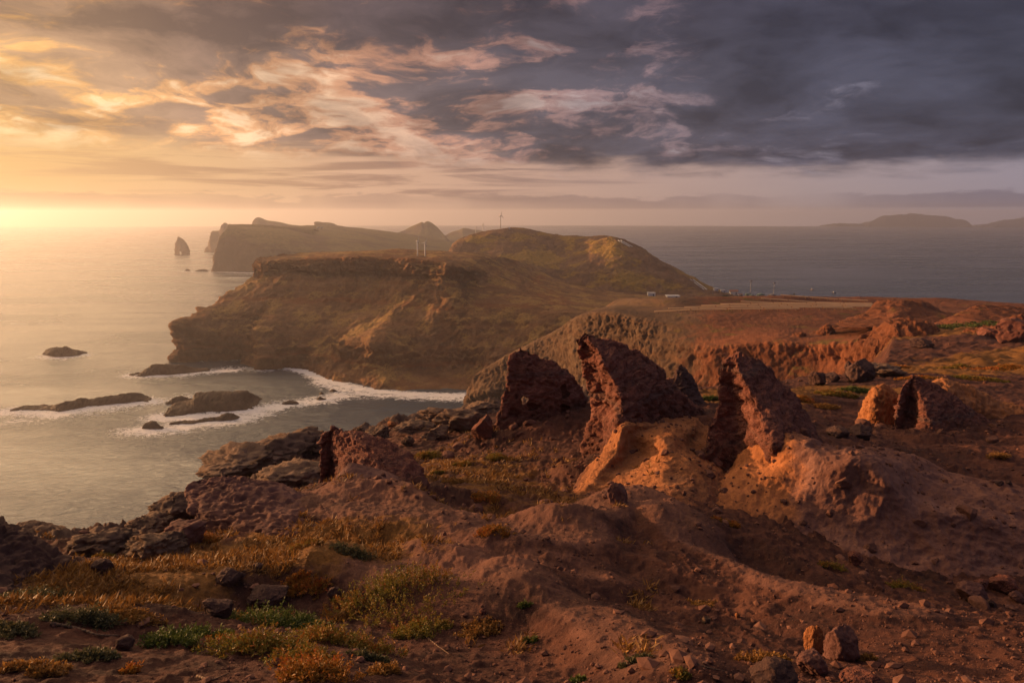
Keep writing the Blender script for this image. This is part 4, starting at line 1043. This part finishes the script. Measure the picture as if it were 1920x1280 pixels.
def turbine(label, px, base, hub, Y, blade, roll, yaw):
    b = W(px, base, Y); hh = W(px, hub, Y)[2] - b[2]; r = hh * 0.028
    root = empty('wind_turbine', b); tag(root, label, 'wind turbine', 'wind turbines')
    mesh_obj('mast', *tube(b - (0, 0, 4), b + (0, 0, hh), r * 1.5, r, 12), M['white'], parent=root)
    c, s = math.cos(yaw), math.sin(yaw); ax = np.array((s, -c, 0)); top = b + (0, 0, hh + r)
    mesh_obj('nacelle', *tube(top - ax * hh * 0.07, top + ax * hh * 0.06, r * 1.5, r * 1.2, 8), M['white'], parent=root)
    hubp = top + ax * hh * 0.075; side = np.array((c, s, 0))
    rot = mesh_obj('hub', *tube(hubp - ax * r, hubp + ax * r * 1.6, r * 1.3, r * 0.5, 8), M['white'], parent=root)
    for k in range(3):
        th = roll + k * 2 * math.pi / 3; d = side * math.sin(th) + np.array((0, 0, 1)) * math.cos(th); w = side * math.cos(th) - np.array((0, 0, 1)) * math.sin(th)
        P = []
        for q, wd, tk in ((0.03, .5, .4), (.2, 1.1, .28), (.6, .7, .18), (1.0, .2, .08)):
            for sg, st in ((-1, 0), (0, 1), (1.2, 0), (0, -1)):
                P.append(hubp + d * q * blade * hh + w * sg * wd * r * 0.9 + ax * st * tk * r)
        f = []
        for q in range(3):
            for i in range(4):
                j = (i + 1) % 4; f += [(q * 4 + i, q * 4 + j, q * 4 + 4 + j), (q * 4 + i, q * 4 + 4 + j, q * 4 + 4 + i)]
        f += [(0, 2, 1), (0, 3, 2), (12, 13, 14), (12, 14, 15)]
        mesh_obj('blade', np.array(P), np.array(f), M['white'], parent=root)
turbine('tall wind turbine on the grassy summit of the hill', 938.5, 431, 405, 908, .36, 0.1, 0.9)
turbine('wind turbine on the left shoulder of the hill, rising from behind it', 905.5, 439, 421, 925, .40, 0.5, 1.2)
turbine('faint small wind turbine left of the others on the hill shoulder', 892, 443, 428, 950, .42, -0.2, 1.3)
turbine('left one of two white wind turbines on the headland plateau', 783, 484, 453, 600, .34, 0.1, 1.25)
turbine('right one of two white wind turbines on the headland plateau', 797, 486, 456, 590, .34, 0.45, 0.7)

# ---- solar field: every row a thing with panels and posts
M['panel'] = plain('panel_glass', (.42, .22, .065), 0.35, var=0.1, scale=4)  # golden reflection of the sky put into the base colour
M['post'] = plain('rusty_steel', (.16, .075, .035), 0.7)
def solar_row(label, a, b):
    A, B = W(*a), W(*b); L = np.linalg.norm((B - A)[:2]); n = max(2, int(round(L / 13))); d = (B - A) / L; d[2] = 0
    nrm = np.array((-d[1], d[0], 0))                      # away from the viewer
    g0 = drop(A[0], A[1], names=('gully_cliffs', 'spoil_mound'))
    root = empty('solar_panel_row', (A[0], A[1], g0[0].z if g0 else A[2])); tag(root, label, 'solar panels', 'rows of the solar field')
    for k in range(n):
        p, q = A + (B - A) * (k + .02) / n, A + (B - A) * (k + .98) / n
        zs = [drop(c[0], c[1], names=('gully_cliffs', 'spoil_mound')) for c in (p, q)]
        zp, zq = [(z_[0].z if z_ else 62) for z_ in zs]
        v = []
        for c, z in ((p, zp), (q, zq)):
            for off_, h in ((-.6, .92), (.65, 1.16), (.65, 1.04), (-.6, .80)): v.append(np.array((c[0], c[1], z + h)) + nrm * off_)
        v = np.array(v); q4 = [(0, 4, 5, 1), (1, 5, 6, 2), (2, 6, 7, 3), (3, 7, 4, 0), (0, 1, 2, 3), (4, 7, 6, 5)]
        mesh_obj('panel', v, np.array(q4), M['panel'], smooth=False, parent=root)
        for s in (0.1, 0.37, 0.63, 0.9):
            c = p + (q - p) * s; z = zp + (zq - zp) * s
            for off_, h in ((-0.45, .95), (0.8, 2.1)):
                e = np.array((c[0], c[1], z)) + nrm * off_
                if off_ < 0: mesh_obj('post', *box(e + (0, 0, h / 2 - 0.3), (.22, .22, h + .6)), M['post'], smooth=False, parent=root)
_L = [(1226,584.5,261),(1252,580.5,268),(1282,577,276),(1314,574,285),(1350,571,294),(1388,568.3,303),(1426,566,312),(1462,564,322)]
_R = [(1500,582.5,264),(1600,578.5,270),(1640,576,277),(1640,574,283),(1640,572,290),(1640,570,297),(1636,568.3,305),(1628,567,314)]
ROWS = list(zip(_L, _R))
names_ = ['first', 'second', 'third', 'fourth', 'fifth', 'sixth', 'seventh', 'last']
for nm, (a, b) in zip(names_, ROWS):
    solar_row(f'{nm} row of the solar field counted from the gully rim', a, b)

# ---- tanks, poles, sheds, houses, boats, trees on the low coast
M['tank'] = plain('green_tank_paint', (.16, .23, .17), 0.6); M['tank_dark'] = plain('brown_tank_paint', (.19, .15, .13), 0.6)
M['wallw'] = plain('white_render', (.66, .62, .58), 0.8, var=0.06); M['roofr'] = plain('roof_tile', (.30, .13, .08), 0.8); M['dk'] = plain('dark_opening', (.03, .03, .035), 0.5)
M['metal'] = plain('grey_steel', (.20, .19, .19), 0.5)
def tank(label, px0, px1, top, Y, mat):
    a, b = W(px0, top, Y), W(px1, top, Y); c = (a + b) / 2; r = (b[0] - a[0]) / 2; zb = 15.0
    root = empty('storage_tank', (c[0], c[1], zb)); tag(root, label, 'tank', 'storage tanks')
    mesh_obj('shell', *tube((c[0], c[1], zb - 2), (c[0], c[1], c[2]), r, r, 28), M[mat], parent=root, smooth=False)
    mesh_obj('roof', *tube((c[0], c[1], c[2] + .02), (c[0], c[1], c[2] + r * .32), r * 1.03, r * .12, 28), M[mat], parent=root)
    mesh_obj('ladder', *box((c[0] - r * .5, c[1] - r * .9, (zb + c[2]) / 2), (.5, .3, c[2] - zb)), M['metal'], parent=root, smooth=False)
tank('tall leftmost green storage tank behind the solar field', 1397, 1407, 551, 610, 'tank')
tank('green storage tank second from the left behind the solar field', 1404.5, 1415, 553.5, 596, 'tank')
tank('low green storage tank in front, third from the left', 1412.5, 1425, 556, 584, 'tank')
tank('widest low green storage tank nearest the solar panels', 1422, 1438, 558, 574, 'tank')
tank('green storage tank at the back, between the low ones', 1419, 1434, 552, 640, 'tank')
tank('brownish rightmost storage tank with green roof rim', 1439, 1457, 553.5, 620, 'tank_dark')
def pole(label, px, top, Y, r=.28, lamp=True):
    t = W(px, top, Y); zb = 14.0
    root = empty('light_mast', (t[0], t[1], zb)); tag(root, label, 'mast', 'masts by the tanks')
    mesh_obj('mast', *tube((t[0], t[1], zb - 1), t, r * 1.5, r, 8), M['metal'], parent=root)
    if lamp: mesh_obj('lamp_head', *box(t + (0, 0, .4), (2.2, .9, .8)), M['metal'], parent=root, smooth=False)
pole('tall light mast rising left among the green tanks', 1408.5, 527, 630)
pole('tall light mast rising at the brown tank', 1452, 531, 640)
pole('thin far pole on the plateau left of the red mound', 1610, 552, 600, .14, False)
pole('thin pole on the hill foot left of the tanks', 1337, 531, 700, .14, False)
def house(label, px, row, w, h, roof='flat', names=('hill', 'headland', 'coastal_flat', 'far_headland'), name='house', cat='house', group=None):
    g = hit(px, row, names)
    if g is None: print('no house', label); return
    L = g[0]; k = L.y / (F * (CP + (640 - row) / F * SP)); ww, hh = w * k, h * k; d = ww * 0.7
    root = empty(name, L); tag(root, label, cat, group)
    mesh_obj('wall', *box(L + Vector((0, d / 2, hh / 2 - .6)), (ww, d, hh + 1.2)), M['wallw'], smooth=False, parent=root)
    if roof == 'flat': mesh_obj('roof', *box(L + Vector((0, d / 2, hh + .22)), (ww * 1.06, d * 1.06, .4)), M['wallw'], smooth=False, parent=root)
    else:
        z0 = L.z + hh; v = np.array([(L.x + sx * ww * .55, L.y + d * (.5 + sy * .56), z0) for sx in (-1, 1) for sy in (-1, 1)] + [(L.x + sx * ww * .55, L.y + d * .5, z0 + hh * .45) for sx in (-1, 1)])
        mesh_obj('roof', v, np.array([(0, 2, 5), (0, 5, 4), (1, 4, 5), (1, 5, 3), (0, 4, 1), (2, 3, 5), (0, 1, 3), (0, 3, 2)]), M['roofr'], smooth=False, parent=root)
    mesh_obj('door', *box(L + Vector((ww * .22, -.03, hh * .36)), (ww * .14, .12, hh * .7)), M['dk'], smooth=False, parent=root)
house('small white flat roofed shed on the level ground below the hill', 1222, 555, 14, 5.5, name='shed', cat='shed')
house('long low white shed roof right of the small white shed', 1263, 558, 24, 2.6, name='shed', cat='shed')
for lab, px, row, w, h, rf in [
 ('white house highest on the road down the hill foot', 1343, 545, 8, 4, 'flat'), ('white house second down the hill foot', 1356, 548, 9, 4, 'flat'),
 ('largest pale house on the hill foot left of the tanks', 1377, 553, 14, 6.5, 'gable'), ('small pale house next to the leftmost tank', 1389, 557, 7, 4.5, 'gable'),
 ('left white house far off on the far headland skyline', 596, 428, 4, 2.4, 'flat'), ('right white house far off on the far headland skyline', 603, 428, 4, 2.2, 'flat'),
 ('tiny stone hut on the hill summit right of the tall turbine', 955, 430, 3, 2.5, 'flat')]:
    house(lab, px, row, w, h, rf, group='houses on the coast')
def net(label, a, b, names=('hill',)):
    v = []; 
    for s in np.linspace(0, 1, 14):
        g = hit(a[0] + (b[0] - a[0]) * s - 2.5, a[1] + (b[1] - a[1]) * s + 2.5, names)
        if g: v.append(np.array(g[0]))
    parts = []
    for p, q in zip(v[:-1], v[1:]):
        for dx in (-1.6, 1.6): parts.append(tube(p + (dx, 0, .5), q + (dx, 0, .5), .55, .55, 6))
    if parts: tag(mesh_obj('pipeline', *join(parts), M['white']), label, 'pipe', 'white pipes on the hill')
net('pair of white pipes on the upper right edge of the hill', (1164, 449), (1186, 461)); net('pair of white pipes low on the right edge of the hill', (1299, 522), (1325, 541))
def boat(label, px, row, hull):
    p = W(px, row, 's'); L = 5.2
    root = empty('boat', p); tag(root, label, 'boat', 'boats at anchor')
    st = [(-.5, .32, .5), (-.2, .42, .42), (.2, .40, .45), (.42, .2, .62), (.52, .02, .75)]; v = []
    for s, wd, tp in st:
        for y, z in ((-wd, tp), (-wd * .7, -.15), (wd * .7, -.15), (wd, tp)): v.append(p + np.array((s * L, y * L * .36, z * 1.6)))
    f = [(i * 4 + j, i * 4 + j + 1, i * 4 + j + 5, i * 4 + j + 4) for i in range(4) for j in range(3)] + [(i * 4 + 3, i * 4, i * 4 + 4, i * 4 + 7) for i in range(4)] + [(0, 3, 2, 1)]
    mesh_obj('hull', np.array(v), np.array(f), M[hull], smooth=False, parent=root)
    mesh_obj('cabin', *box(p + np.array((-.3, 0, 1.5)), (1.5, 1.1, 1.5)), M['wallw'], smooth=False, parent=root)
    mesh_obj('mast', *tube(p + np.array((.5, 0, .6)), p + np.array((.5, 0, 3.2)), .07, .05, 6), M['metal'], parent=root)
M['hullr'] = plain('red_hull_paint', (.22, .07, .05), 0.5); M['hullb'] = plain('dark_hull_paint', (.06, .06, .08), 0.5)
boat('small reddish boat at anchor, left one off the right coast', 1523, 544, 'hullr'); boat('small dark boat at anchor, right one off the right coast', 1564, 549.5, 'hullb')

# ================================================================== PLANTS
def leaf_mat(name, stops, trans=0.25):
    m = bpy.data.materials.new(name); m.use_nodes = True
    t = NT(m.node_tree); b = t.n['Principled BSDF']
    a = t.new('ShaderNodeAttribute', attribute_name='tint').outputs['Fac']
    c = t.ramp(a, stops); t.put(b.inputs['Base Color'], c); b.inputs['Roughness'].default_value = 0.6; b.inputs['Specular IOR Level'].default_value = 0.25
    tr = t.new('ShaderNodeBsdfTranslucent'); t.l.new(c, tr.inputs[0])
    mx = t.new('ShaderNodeMixShader'); mx.inputs[0].default_value = trans
    t.l.new(b.outputs[0], mx.inputs[1]); t.l.new(tr.outputs[0], mx.inputs[2]); t.l.new(mx.outputs[0], t.n['Material Output'].inputs[0])
    return m
M['lg'] = leaf_mat('green_leaf', [(0, (.028, .042, .011)), (.5, (.062, .085, .018)), (1, (.14, .165, .032))])
M['lm'] = leaf_mat('mixed_leaf', [(0, (.05, .05, .012)), (.45, (.16, .14, .022)), (.75, (.26, .15, .025)), (1, (.30, .09, .02))])
M['lo'] = leaf_mat('orange_leaf', [(0, (.09, .05, .012)), (.4, (.26, .13, .02)), (.8, (.36, .13, .02)), (1, (.36, .06, .02))])
M['ly'] = leaf_mat('straw_blade', [(0, (.07, .035, .014)), (.4, (.20, .095, .025)), (1, (.38, .20, .05))])
M['lgg'] = leaf_mat('grey_leaf', [(0, (.035, .040, .020)), (.5, (.075, .075, .036)), (1, (.15, .12, .05))])
M['pine'] = leaf_mat('dark_needle', [(0, (.015, .022, .012)), (.6, (.035, .045, .02)), (1, (.06, .065, .03))], 0.1)
M['bark'] = plain('dry_bark', (.13, .075, .045), 0.9)
def blades(base, dirs, length, width, lift):
    """one diamond leaf per base point"""
    n = len(base); d = dirs / np.linalg.norm(dirs, axis=1)[:, None]
    s = np.cross(d, rng.normal(size=(n, 3))); s /= np.linalg.norm(s, axis=1)[:, None] + 1e-9
    L, w = length[:, None], width[:, None]
    a = base; b = base + d * L * 0.5 + s * w; c = base + d * L; e = base + d * L * 0.5 - s * w
    v = np.stack([a, b, c, e], 1).reshape(-1, 3); f = (np.arange(n) * 4)[:, None] + np.arange(4)
    return v, f
def shrub(label, px, row, w, mat, hgt=0.35, dens=1.0, leaf=0.014, name='low_shrub', cat='plant', group='low shrubs', squash=0.6, names=('ground', 'tuff_slope', 'tuff_ridge', 'boulder'), bare=0.4):
    g = hit(px, row, names)
    if g is None: print('no ground', label); return
    L = g[0]; k = L.y / (F * (CP + (640 - row) / F * SP)); R0 = w * k / 2
    ns = int(np.clip(150 * dens * (R0 / 0.25) ** 1.0, 30, 600)); V, Fc, T = [], [], []; k0 = 0
    lsz = max(leaf, 0.0011 * L.y); per = 16
    # clumpy plan: several sub-centres
    cen = rng.uniform(-1, 1, (7, 2)) * (0.75, 0.75 * squash); cw = rng.uniform(.25, .5, 7)
    for i in range(ns):
        c = rng.integers(7); q = cen[c] + rng.normal(size=2) * cw[c] * 0.7 * (1, squash)
        if np.hypot(q[0], q[1] / squash) > 1.15: continue
        x, y = L.x + q[0] * R0, L.y + q[1] * R0 + R0 * squash * 0.4
        z = drop(x, y, L.z + 1.5, names)
        zz = z[0].z if z else L.z
        hh = min(R0, 1.2) * hgt * rng.uniform(.5, 1.25) * max(.25, 1.1 - np.hypot(q[0], q[1] / squash) * .7)
        tip = np.array((x, y, zz)) + np.array((rng.normal() * .5 + q[0] * .6, rng.normal() * .5 + q[1] * .4, 1.0)) * hh
        b = np.array((x, y, zz - .01)); s = rng.uniform(.15, 1, per)[:, None] ** 0.7
        pts = b + (tip - b) * s + rng.normal(size=(per, 3)) * lsz * .5
        dr = (tip - b) / (np.linalg.norm(tip - b) + 1e-9) * .7 + rng.normal(size=(per, 3)) * .7
        v, f = blades(pts, dr, rng.uniform(1.2, 2.6, per) * lsz, rng.uniform(.28, .5, per) * lsz, 0)
        V.append(v); Fc.append(f + k0); k0 += len(v)
        T.append(np.repeat(np.clip(rng.normal(.32 + .36 * s[:, 0] + .22 * math.sin(c * 2.1), .13), 0, 1), 4))
    o = mesh_obj(name, np.concatenate(V), np.concatenate(Fc), M[mat], smooth=False, origin=L); attr(o, 'tint', np.concatenate(T))
    return tag(o, label, cat, group)
for s in [
 ('dark green rounded shrub at the left end of the green row', 318,1208,106,'lg',.5,1.4),
 ('bright green succulent mat trailing right of the rounded shrub', 378,1190,106,'lg',.3,1.3),
 ('largest bright green succulent mat in the foreground', 490,1172,185,'lg',.35,1.5),
 ('green succulent mat right of the largest green one', 555,1178,106,'lg',.3,1.3),
 ('orange flecked shrub below the largest green mat', 470,1222,198,'lm',.35,1.5),
 ('mixed green and rust shrub spilling toward the bottom edge', 560,1245,145,'lm',.35,1.4),
 ('sprawling olive shrub between the green mats and the yellow shrub', 640,1208,211,'lm',.3,1.3),
 ('broad yellow green shrub on the edge of the mauve mound', 740,1150,264,'lm',.3,1.5),
 ('olive shrub hanging down right of the broad yellow green shrub', 790,1192,119,'lm',.35,1.2),
 ('fiery orange red shrub at the bottom edge', 600,1274,158,'lo',.55,1.6),
 ('small orange sprig at the lower left corner area', 240,1262,40,'lo',.6,.8),
 ('tiny green plant on top of the pale mound', 984,1136,20,'lg',.6,.8),
 ('small green plant left of the narrow pale strip', 995,1203,26,'lg',.5,.8),
 ('grey green cushion plant on the right side of the pale strip', 1190,1242,50,'lgg',.35,1.2),
 ('small green plant at the bottom edge beside the pale strip', 1085,1276,30,'lg',.4,.9),
 ('yellow green plant at the bottom edge right of the pale strip', 1274,1268,32,'lm',.5,.9),
 ('ragged olive bush on red soil under the tuff ridge', 1702,1100,60,'lm',.5,1.0),
 ('sparse olive plant left of the ragged bush under the tuff ridge', 1560,1068,46,'lm',.5,.9),
 ('wide straw coloured plant left of the upright sunlit block', 1432,1240,100,'ly',.25,1.2),
 ('sparse yellow plant in the middle of the red soil', 1322,1138,60,'ly',.3,.9),
 ('dry plant right of the upright sunlit block', 1622,1236,40,'ly',.3,.8),
 ('dry orange plant at the edge of the pale path below the fins', 1362,985,50,'lo',.3,1.0),
 ('yellow plant on the red bank above the path bend', 930,1000,70,'lo',.25,1.0),
 ('yellow green plant on the red slope right of the broad fin', 804,858,60,'lm',.3,1.1),
 ('olive tuft in the middle of the red slope', 866,872,34,'lm',.3,.9),
 ('dark olive bush under the pierced fin', 938,862,50,'lm',.4,1.1),
 ('golden straw clump below the olive bush on the red slope', 914,938,56,'lo',.35,1.1),
 ('faint straw clump on the red slope left of the golden clump', 850,905,40,'ly',.3,.9),
 ('small olive plant at the top edge of the red slope', 815,886,30,'lm',.3,.9),
 ('bright green tuft between the tallest and the leaning fin', 1330,752,40,'lg',.4,1.0),
 ('yellow green mat left of the gully rim boulders', 1572,742,70,'lm',.25,1.2),
 ('green mat behind the leaning fin at the gully rim', 1605,735,60,'lg',.25,1.1),
 ('orange mat beyond the flat dark rocks', 1500,752,60,'lo',.25,1.0),
 ('straw mat in front of the gully rim boulders', 1545,765,60,'ly',.2,1.0),
 ('long bright green patch below the second spoil mound', 1830,612,150,'lg',.10,4.0),
 ('smaller green patch below the sunlit outcrop, right side', 1790,690,90,'lm',.12,3.5),
 ('yellow mat on the flat right of the grey rock heap', 1725,712,90,'lo',.12,3.5),
 ('golden mat on the flat near the right edge', 1880,690,110,'lo',.10,3.5),
 ('olive mat on the flat behind the long tan wall', 1845,712,90,'lm',.12,3.5),
 ('rusty mat between the sunlit outcrop and the gully rim boulders', 1690,690,70,'lo',.12,3.0),
 ('straw tuft on the dark soil right of the fiery shrub', 720,1262,60,'ly',.4,1.2),
 ('faded olive plant under the sprawling olive shrub', 690,1236,70,'lgg',.3,1.2),
 ('pale straw mat left of the dark green rounded shrub', 230,1160,120,'ly',.2,1.6),
 ('grey green trailing plant under the bare root', 160,1235,110,'lgg',.2,1.4),
 ('straw mat at the lower left corner', 60,1258,110,'ly',.2,1.3),
 ('rusty mat above the largest bright green mat', 560,1120,110,'lo',.18,1.5),
 ('straw fringe along the shadow side of the pale mound', 900,1190,90,'ly',.2,1.2),
 ('single dry round bush on the dark slope at the right', 1874,862,34,'ly',.7,1.2),
 ('grey green shrub at the foot of the leftmost boulder', 60,1130,150,'lgg',.35,1.3),
 ('lower grey green shrub below the leftmost boulder', 140,1170,140,'lgg',.3,1.2),
 ('grey shrub cut by the left edge above the lower left corner', 10,1190,100,'lgg',.3,1.1),
 ('rusty bush at the left foot of the boulder ridge', 384,1016,60,'lo',.5,1.1),
 ('green plant on the front of the boulder ridge', 560,1030,70,'lm',.3,1.1),
 ('olive plant on the right part of the boulder ridge', 660,1040,80,'lgg',.3,1.0),
 ('yellow plant on the cliff edge left of the yellow grass', 190,1042,36,'lm',.35,1.0),
 ('yellow flowering mat on the cliff edge behind the yellow grass', 300,1018,60,'lo',.3,1.1)]:
    shrub(*s)
# conifers, palm and bushes on the low coast
def conifer(label, px, row, h, w, Y=640, palm=False):
    t = W(px, row - h, Y); b = np.array((t[0], t[1], 15.0)); ht = t[2] - b[2]; rad = w / 2 / F * Y
    root = empty('palm_tree' if palm else 'conifer_tree', b); tag(root, label, 'tree', 'trees on the low coast')
    mesh_obj('trunk', *tube(b - (0, 0, 1), b + (0, 0, ht * .95), .28, .1, 7), M['bark'], parent=root)
    n = 500
    if palm:
        d = rng.normal(size=(60, 3)); d[:, 2] = np.abs(d[:, 2]) * .5 - .1
        v, f = blades(np.repeat(t[None] - (0, 0, .3), 60, 0), d, rng.uniform(.8, 1.2, 60) * rad * 1.4, np.full(60, .16), 0); tt = np.repeat(rng.uniform(0, 1, 60), 4)
    else:
        s = rng.uniform(0, 1, n) ** 1.3; a = rng.uniform(0, 6.28, n); lay = .75 + .25 * np.sin(s * 22)
        rr = rad * (1 - s) ** .8 * lay * rng.uniform(.3, 1.1, n) + .1
        top = min(ht * .6, 9)
        pts = np.stack([b[0] + np.cos(a) * rr, b[1] + np.sin(a) * rr, t[2] - top * (1 - s)], -1)
        d = np.stack([np.cos(a), np.sin(a), rng.normal(size=n) * .4 - .2], -1)
        v, f = blades(pts, d, rng.uniform(.4, .9, n), rng.uniform(.12, .25, n), 0); tt = np.repeat(rng.uniform(0, 1, n), 4)
    o = mesh_obj('crown', v, f, M['pine'], smooth=False, parent=root); attr(o, 'tint', tt)
conifer('palm left of the dark conifers behind the solar field', 1483, 562, 9, 5, 640, True)
conifer('tallest dark conifer behind the solar field', 1489.5, 562, 13, 4)
conifer('short dark conifer right next to the tallest one', 1493.5, 562, 7, 4)
conifer('pointed grey conifer standing apart on the low coast', 1507, 563, 9, 4)
conifer('tiny dark conifer left of the pointed grey one', 1501.5, 563, 5, 3)
conifer('tiny dark conifer rightmost on the low coast', 1516.5, 563, 4.5, 4)
def bush(label, px, row, w, h, Y):
    c = W(px, row, Y); k = Y / F; n = 700
    q = rng.normal(size=(n, 3)); q /= np.linalg.norm(q, axis=1)[:, None]; q *= rng.uniform(.5, 1.0, n)[:, None] * (1 + .25 * np.sin(q[:, :1] * 9)); q[:, 2] = np.abs(q[:, 2])
    v, f = blades(c + q * np.array((w * k / 2, w * k / 2, h * k)), q + rng.normal(size=(n, 3)) * .6, rng.uniform(.5, 1.1, n), rng.uniform(.2, .4, n), 0)
    o = mesh_obj('bush', v, f, M['pine'], smooth=False); attr(o, 'tint', np.repeat(rng.uniform(0, 1, n), 4)); tag(o, label, 'bush', 'bushes on the low coast')
bush('dark bush right of the brown tank', 1462, 563, 22, 8, 610); bush('dark bush on the hill foot left of the tanks', 1388, 562, 18, 8, 640); bush('dark bush under the pale houses', 1362, 560, 20, 7, 660)

# ---- dry grass and gravel, which nobody could count
def scatter(n, fy, xr, seed):
    r = np.random.default_rng(seed); y = np.exp(r.uniform(math.log(fy[0]), math.log(fy[1]), n)); x = (r.uniform(xr[0], xr[1], n) - 960) / F * y
    return x, y
bvh = None
def surf_bvh():
    vs, fs, k = [], [], 0
    for o in C.objects:
        if o.name.split('.')[0] in ('ground', 'tuff_slope', 'tuff_ridge') and o.type == 'MESH':
            me = o.data; co = np.zeros(len(me.vertices) * 3, np.float32); me.vertices.foreach_get('co', co); co = co.reshape(-1, 3) + np.array(o.location)
            vs.append(co)
            for p in me.polygons: fs.append([v + k for v in p.vertices])
            k += len(co)
    return BVHTree.FromPolygons(np.concatenate(vs).tolist(), fs)
def fall(x, y):
    g = drop(x, y, 110, ('ground', 'tuff_slope', 'tuff_ridge'))
    return g
def dry_grass():
    x, y = scatter(26000, (4.5, 24), (-150, 1250), 5); P, D, Lg = [], [], []
    q = np.stack([x, y, 0 * x], -1); dens = fbm(q, 1.3, 3, off=41) + 0.35 * fbm(q, .4, 2, off=45)
    spots = [((420, 1050, 9), 2.4, .55), ((250, 1090, 7.4), 1.8, .5), ((620, 1060, 9), 1.5, .35), ((860, 880, 18), 4.5, .2), ((950, 930, 14.5), 2.5, .15), ((120, 1150, 6), 2.0, .35), ((480, 1120, 6.6), 1.6, .3)]
    b = np.full(len(x), -.55)
    for s, r, a in spots:
        c = W(*s); b = np.maximum(b, a - .75 * np.clip(np.hypot(x - c[0], y - c[1]) / r, 0, 1.7))
    keep = dens * 1.7 + b > 0.02
    for xx, yy in zip(x[keep], y[keep]):
        g = fall(xx, yy)
        if not g or g[1].z < .55: continue
        for _ in range(5):
            P.append(np.array(g[0]) + rng.normal(size=3) * (.03, .03, 0)); D.append((rng.normal() * .8 + .3, rng.normal() * .8, .8)); Lg.append(rng.uniform(.03, .10) * (1 + yy / 22))
    P, D, Lg = np.array(P), np.array(D), np.array(Lg)
    v, f = blades(P, D, Lg, Lg * .06 + .0015 + P[:, 1] * .00022, 0)
    o = mesh_obj('dry_grass', v, f, M['ly'], smooth=False); attr(o, 'tint', np.repeat(rng.beta(2, 2.5, len(P)), 4)); tag(o, kind='stuff')
dry_grass()
def gravel():
    x, y = scatter(26000, (3.3, 30), (-100, 2050), 9)
    q = np.stack([x, y, 0 * x], -1); d = fbm(q, 1.6, 3, off=61) + .25 + .35 * ((x / y) > .25) - .12 * ((x / y) < -.1)
    keep = d > rng.uniform(-.1, .75, len(x))
    vs, fs, k = [], [], 0; v0, f0 = ico(1); v2, f2 = ico(3)
    rb = []
    for px, row, Y, sx, n in [(930,825,22.5,1.2,45),(1040,800,23,1.5,45),(1095,905,16.6,.7,60),(1280,810,18,1.3,40),(1330,900,14.5,.8,50),(1560,850,14.5,1.3,40),(1690,830,23.3,.8,40),(1790,830,23.5,1.5,45),
                           (1850,800,26,2.5,60),(640,950,14.5,.9,40),(800,975,13.2,.8,40),(1620,720,47,4,60),(1720,668,130,8,50),(1180,930,13.6,1.0,40),(1840,1125,10.3,1.5,50)]:
        c = W(px, row, Y); q = rng.normal(size=(n, 2)) * sx; rb += [(c[0] + a, c[1] + b * .8, min(.025 * (1 + rng.pareto(1.8)), .17) * (1 + Y / 60)) for a, b in q]
    for xx, yy, s in rb:
        g = fall(xx, yy)
        if not g or g[1].z < .4: continue
        v = stone(v2, int(rng.integers(1, 9000)), 6, .22) * s * rng.uniform(.6, 1.3, 3) * (1, 1, .8)
        vs.append(v + np.array(g[0]) + (0, 0, s * .1)); fs.append(f2 + k); k += len(v2)
    for xx, yy in zip(x[keep], y[keep]):
        g = fall(xx, yy)
        if not g or g[1].z < .5: continue
        s = min(.0045 * (1 + rng.pareto(2.2)) * (1 + yy / 14), .075)
        v = (v0 * (1 + rng.uniform(-.35, .3, (len(v0), 1)))) * s * rng.uniform(.6, 1.25, 3) * (1, 1, .75)
        vs.append(v + np.array(g[0]) + (0, 0, s * .25)); fs.append(f0 + k); k += len(v0)
    tag(mesh_obj('gravel', np.concatenate(vs), np.concatenate(fs), M['gravel'], smooth=False), kind='stuff')
M['gravel'] = rock_mat('loose_gravel', [(.055, .024, .020), (.12, .052, .036), (.20, .095, .065)], 0.25, 0.6, 0.01)
gravel()
def root_thing(label, pts, r):
    P = []
    for px, row in pts:
        g = hit(px, row, ('ground', 'tuff_slope', 'boulder')); P.append(np.array(g[0]) + (0, 0, r * .8))
    Q = spline(np.array(P), 14); parts = [tube(a, b, r * (1 - .6 * i / 13), r * (1 - .6 * (i + 1) / 13), 7) for i, (a, b) in enumerate(zip(Q[:-1], Q[1:]))]
    tag(mesh_obj('dry_root', *join(parts), M['bark']), label, 'root', 'dry roots on the soil')
root_thing('long bare root snaking over dark soil at the lower left', [(95,1170),(130,1176),(160,1184),(185,1192),(222,1193)], .014)
root_thing('forked dry twig lying at the bottom edge left of the orange shrub', [(370,1268),(395,1275),(412,1270),(430,1262)], .008)
root_thing('thin dry twig on the dark soil right of the olive shrub', [(800,1195),(822,1212),(842,1226)], .007)
root_thing('thin dry twig on the red soil left of the upright block', [(1290,1235),(1320,1250),(1358,1258)], .007)

# ---- sea air: one even box of haze round everything, sky outside
def build_haze():
    v = np.array([(x, y, z) for x in (-SEA_R * 1.06, SEA_R * 1.06) for y in (-400, SEA_R * 1.06) for z in (-6, 172)], float)
    f = np.array([(0, 1, 3, 2), (4, 6, 7, 5), (0, 4, 5, 1), (2, 3, 7, 6), (0, 2, 6, 4), (1, 5, 7, 3)])
    m = bpy.data.materials.new('haze'); m.use_nodes = True
    t = NT(m.node_tree); t.n.clear()
    vol = t.new('ShaderNodeVolumePrincipled'); vol.inputs['Color'].default_value = (.86, .87, 1.0, 1)
    vol.inputs['Density'].default_value = 0.00015; vol.inputs['Anisotropy'].default_value = 0.62
    vol.inputs['Density Attribute'].default_value = ''
    o = t.new('ShaderNodeOutputMaterial'); t.l.new(vol.outputs[0], o.inputs['Volume'])
    tag(mesh_obj('haze', v, f, m, smooth=False), kind='stuff')
build_haze()
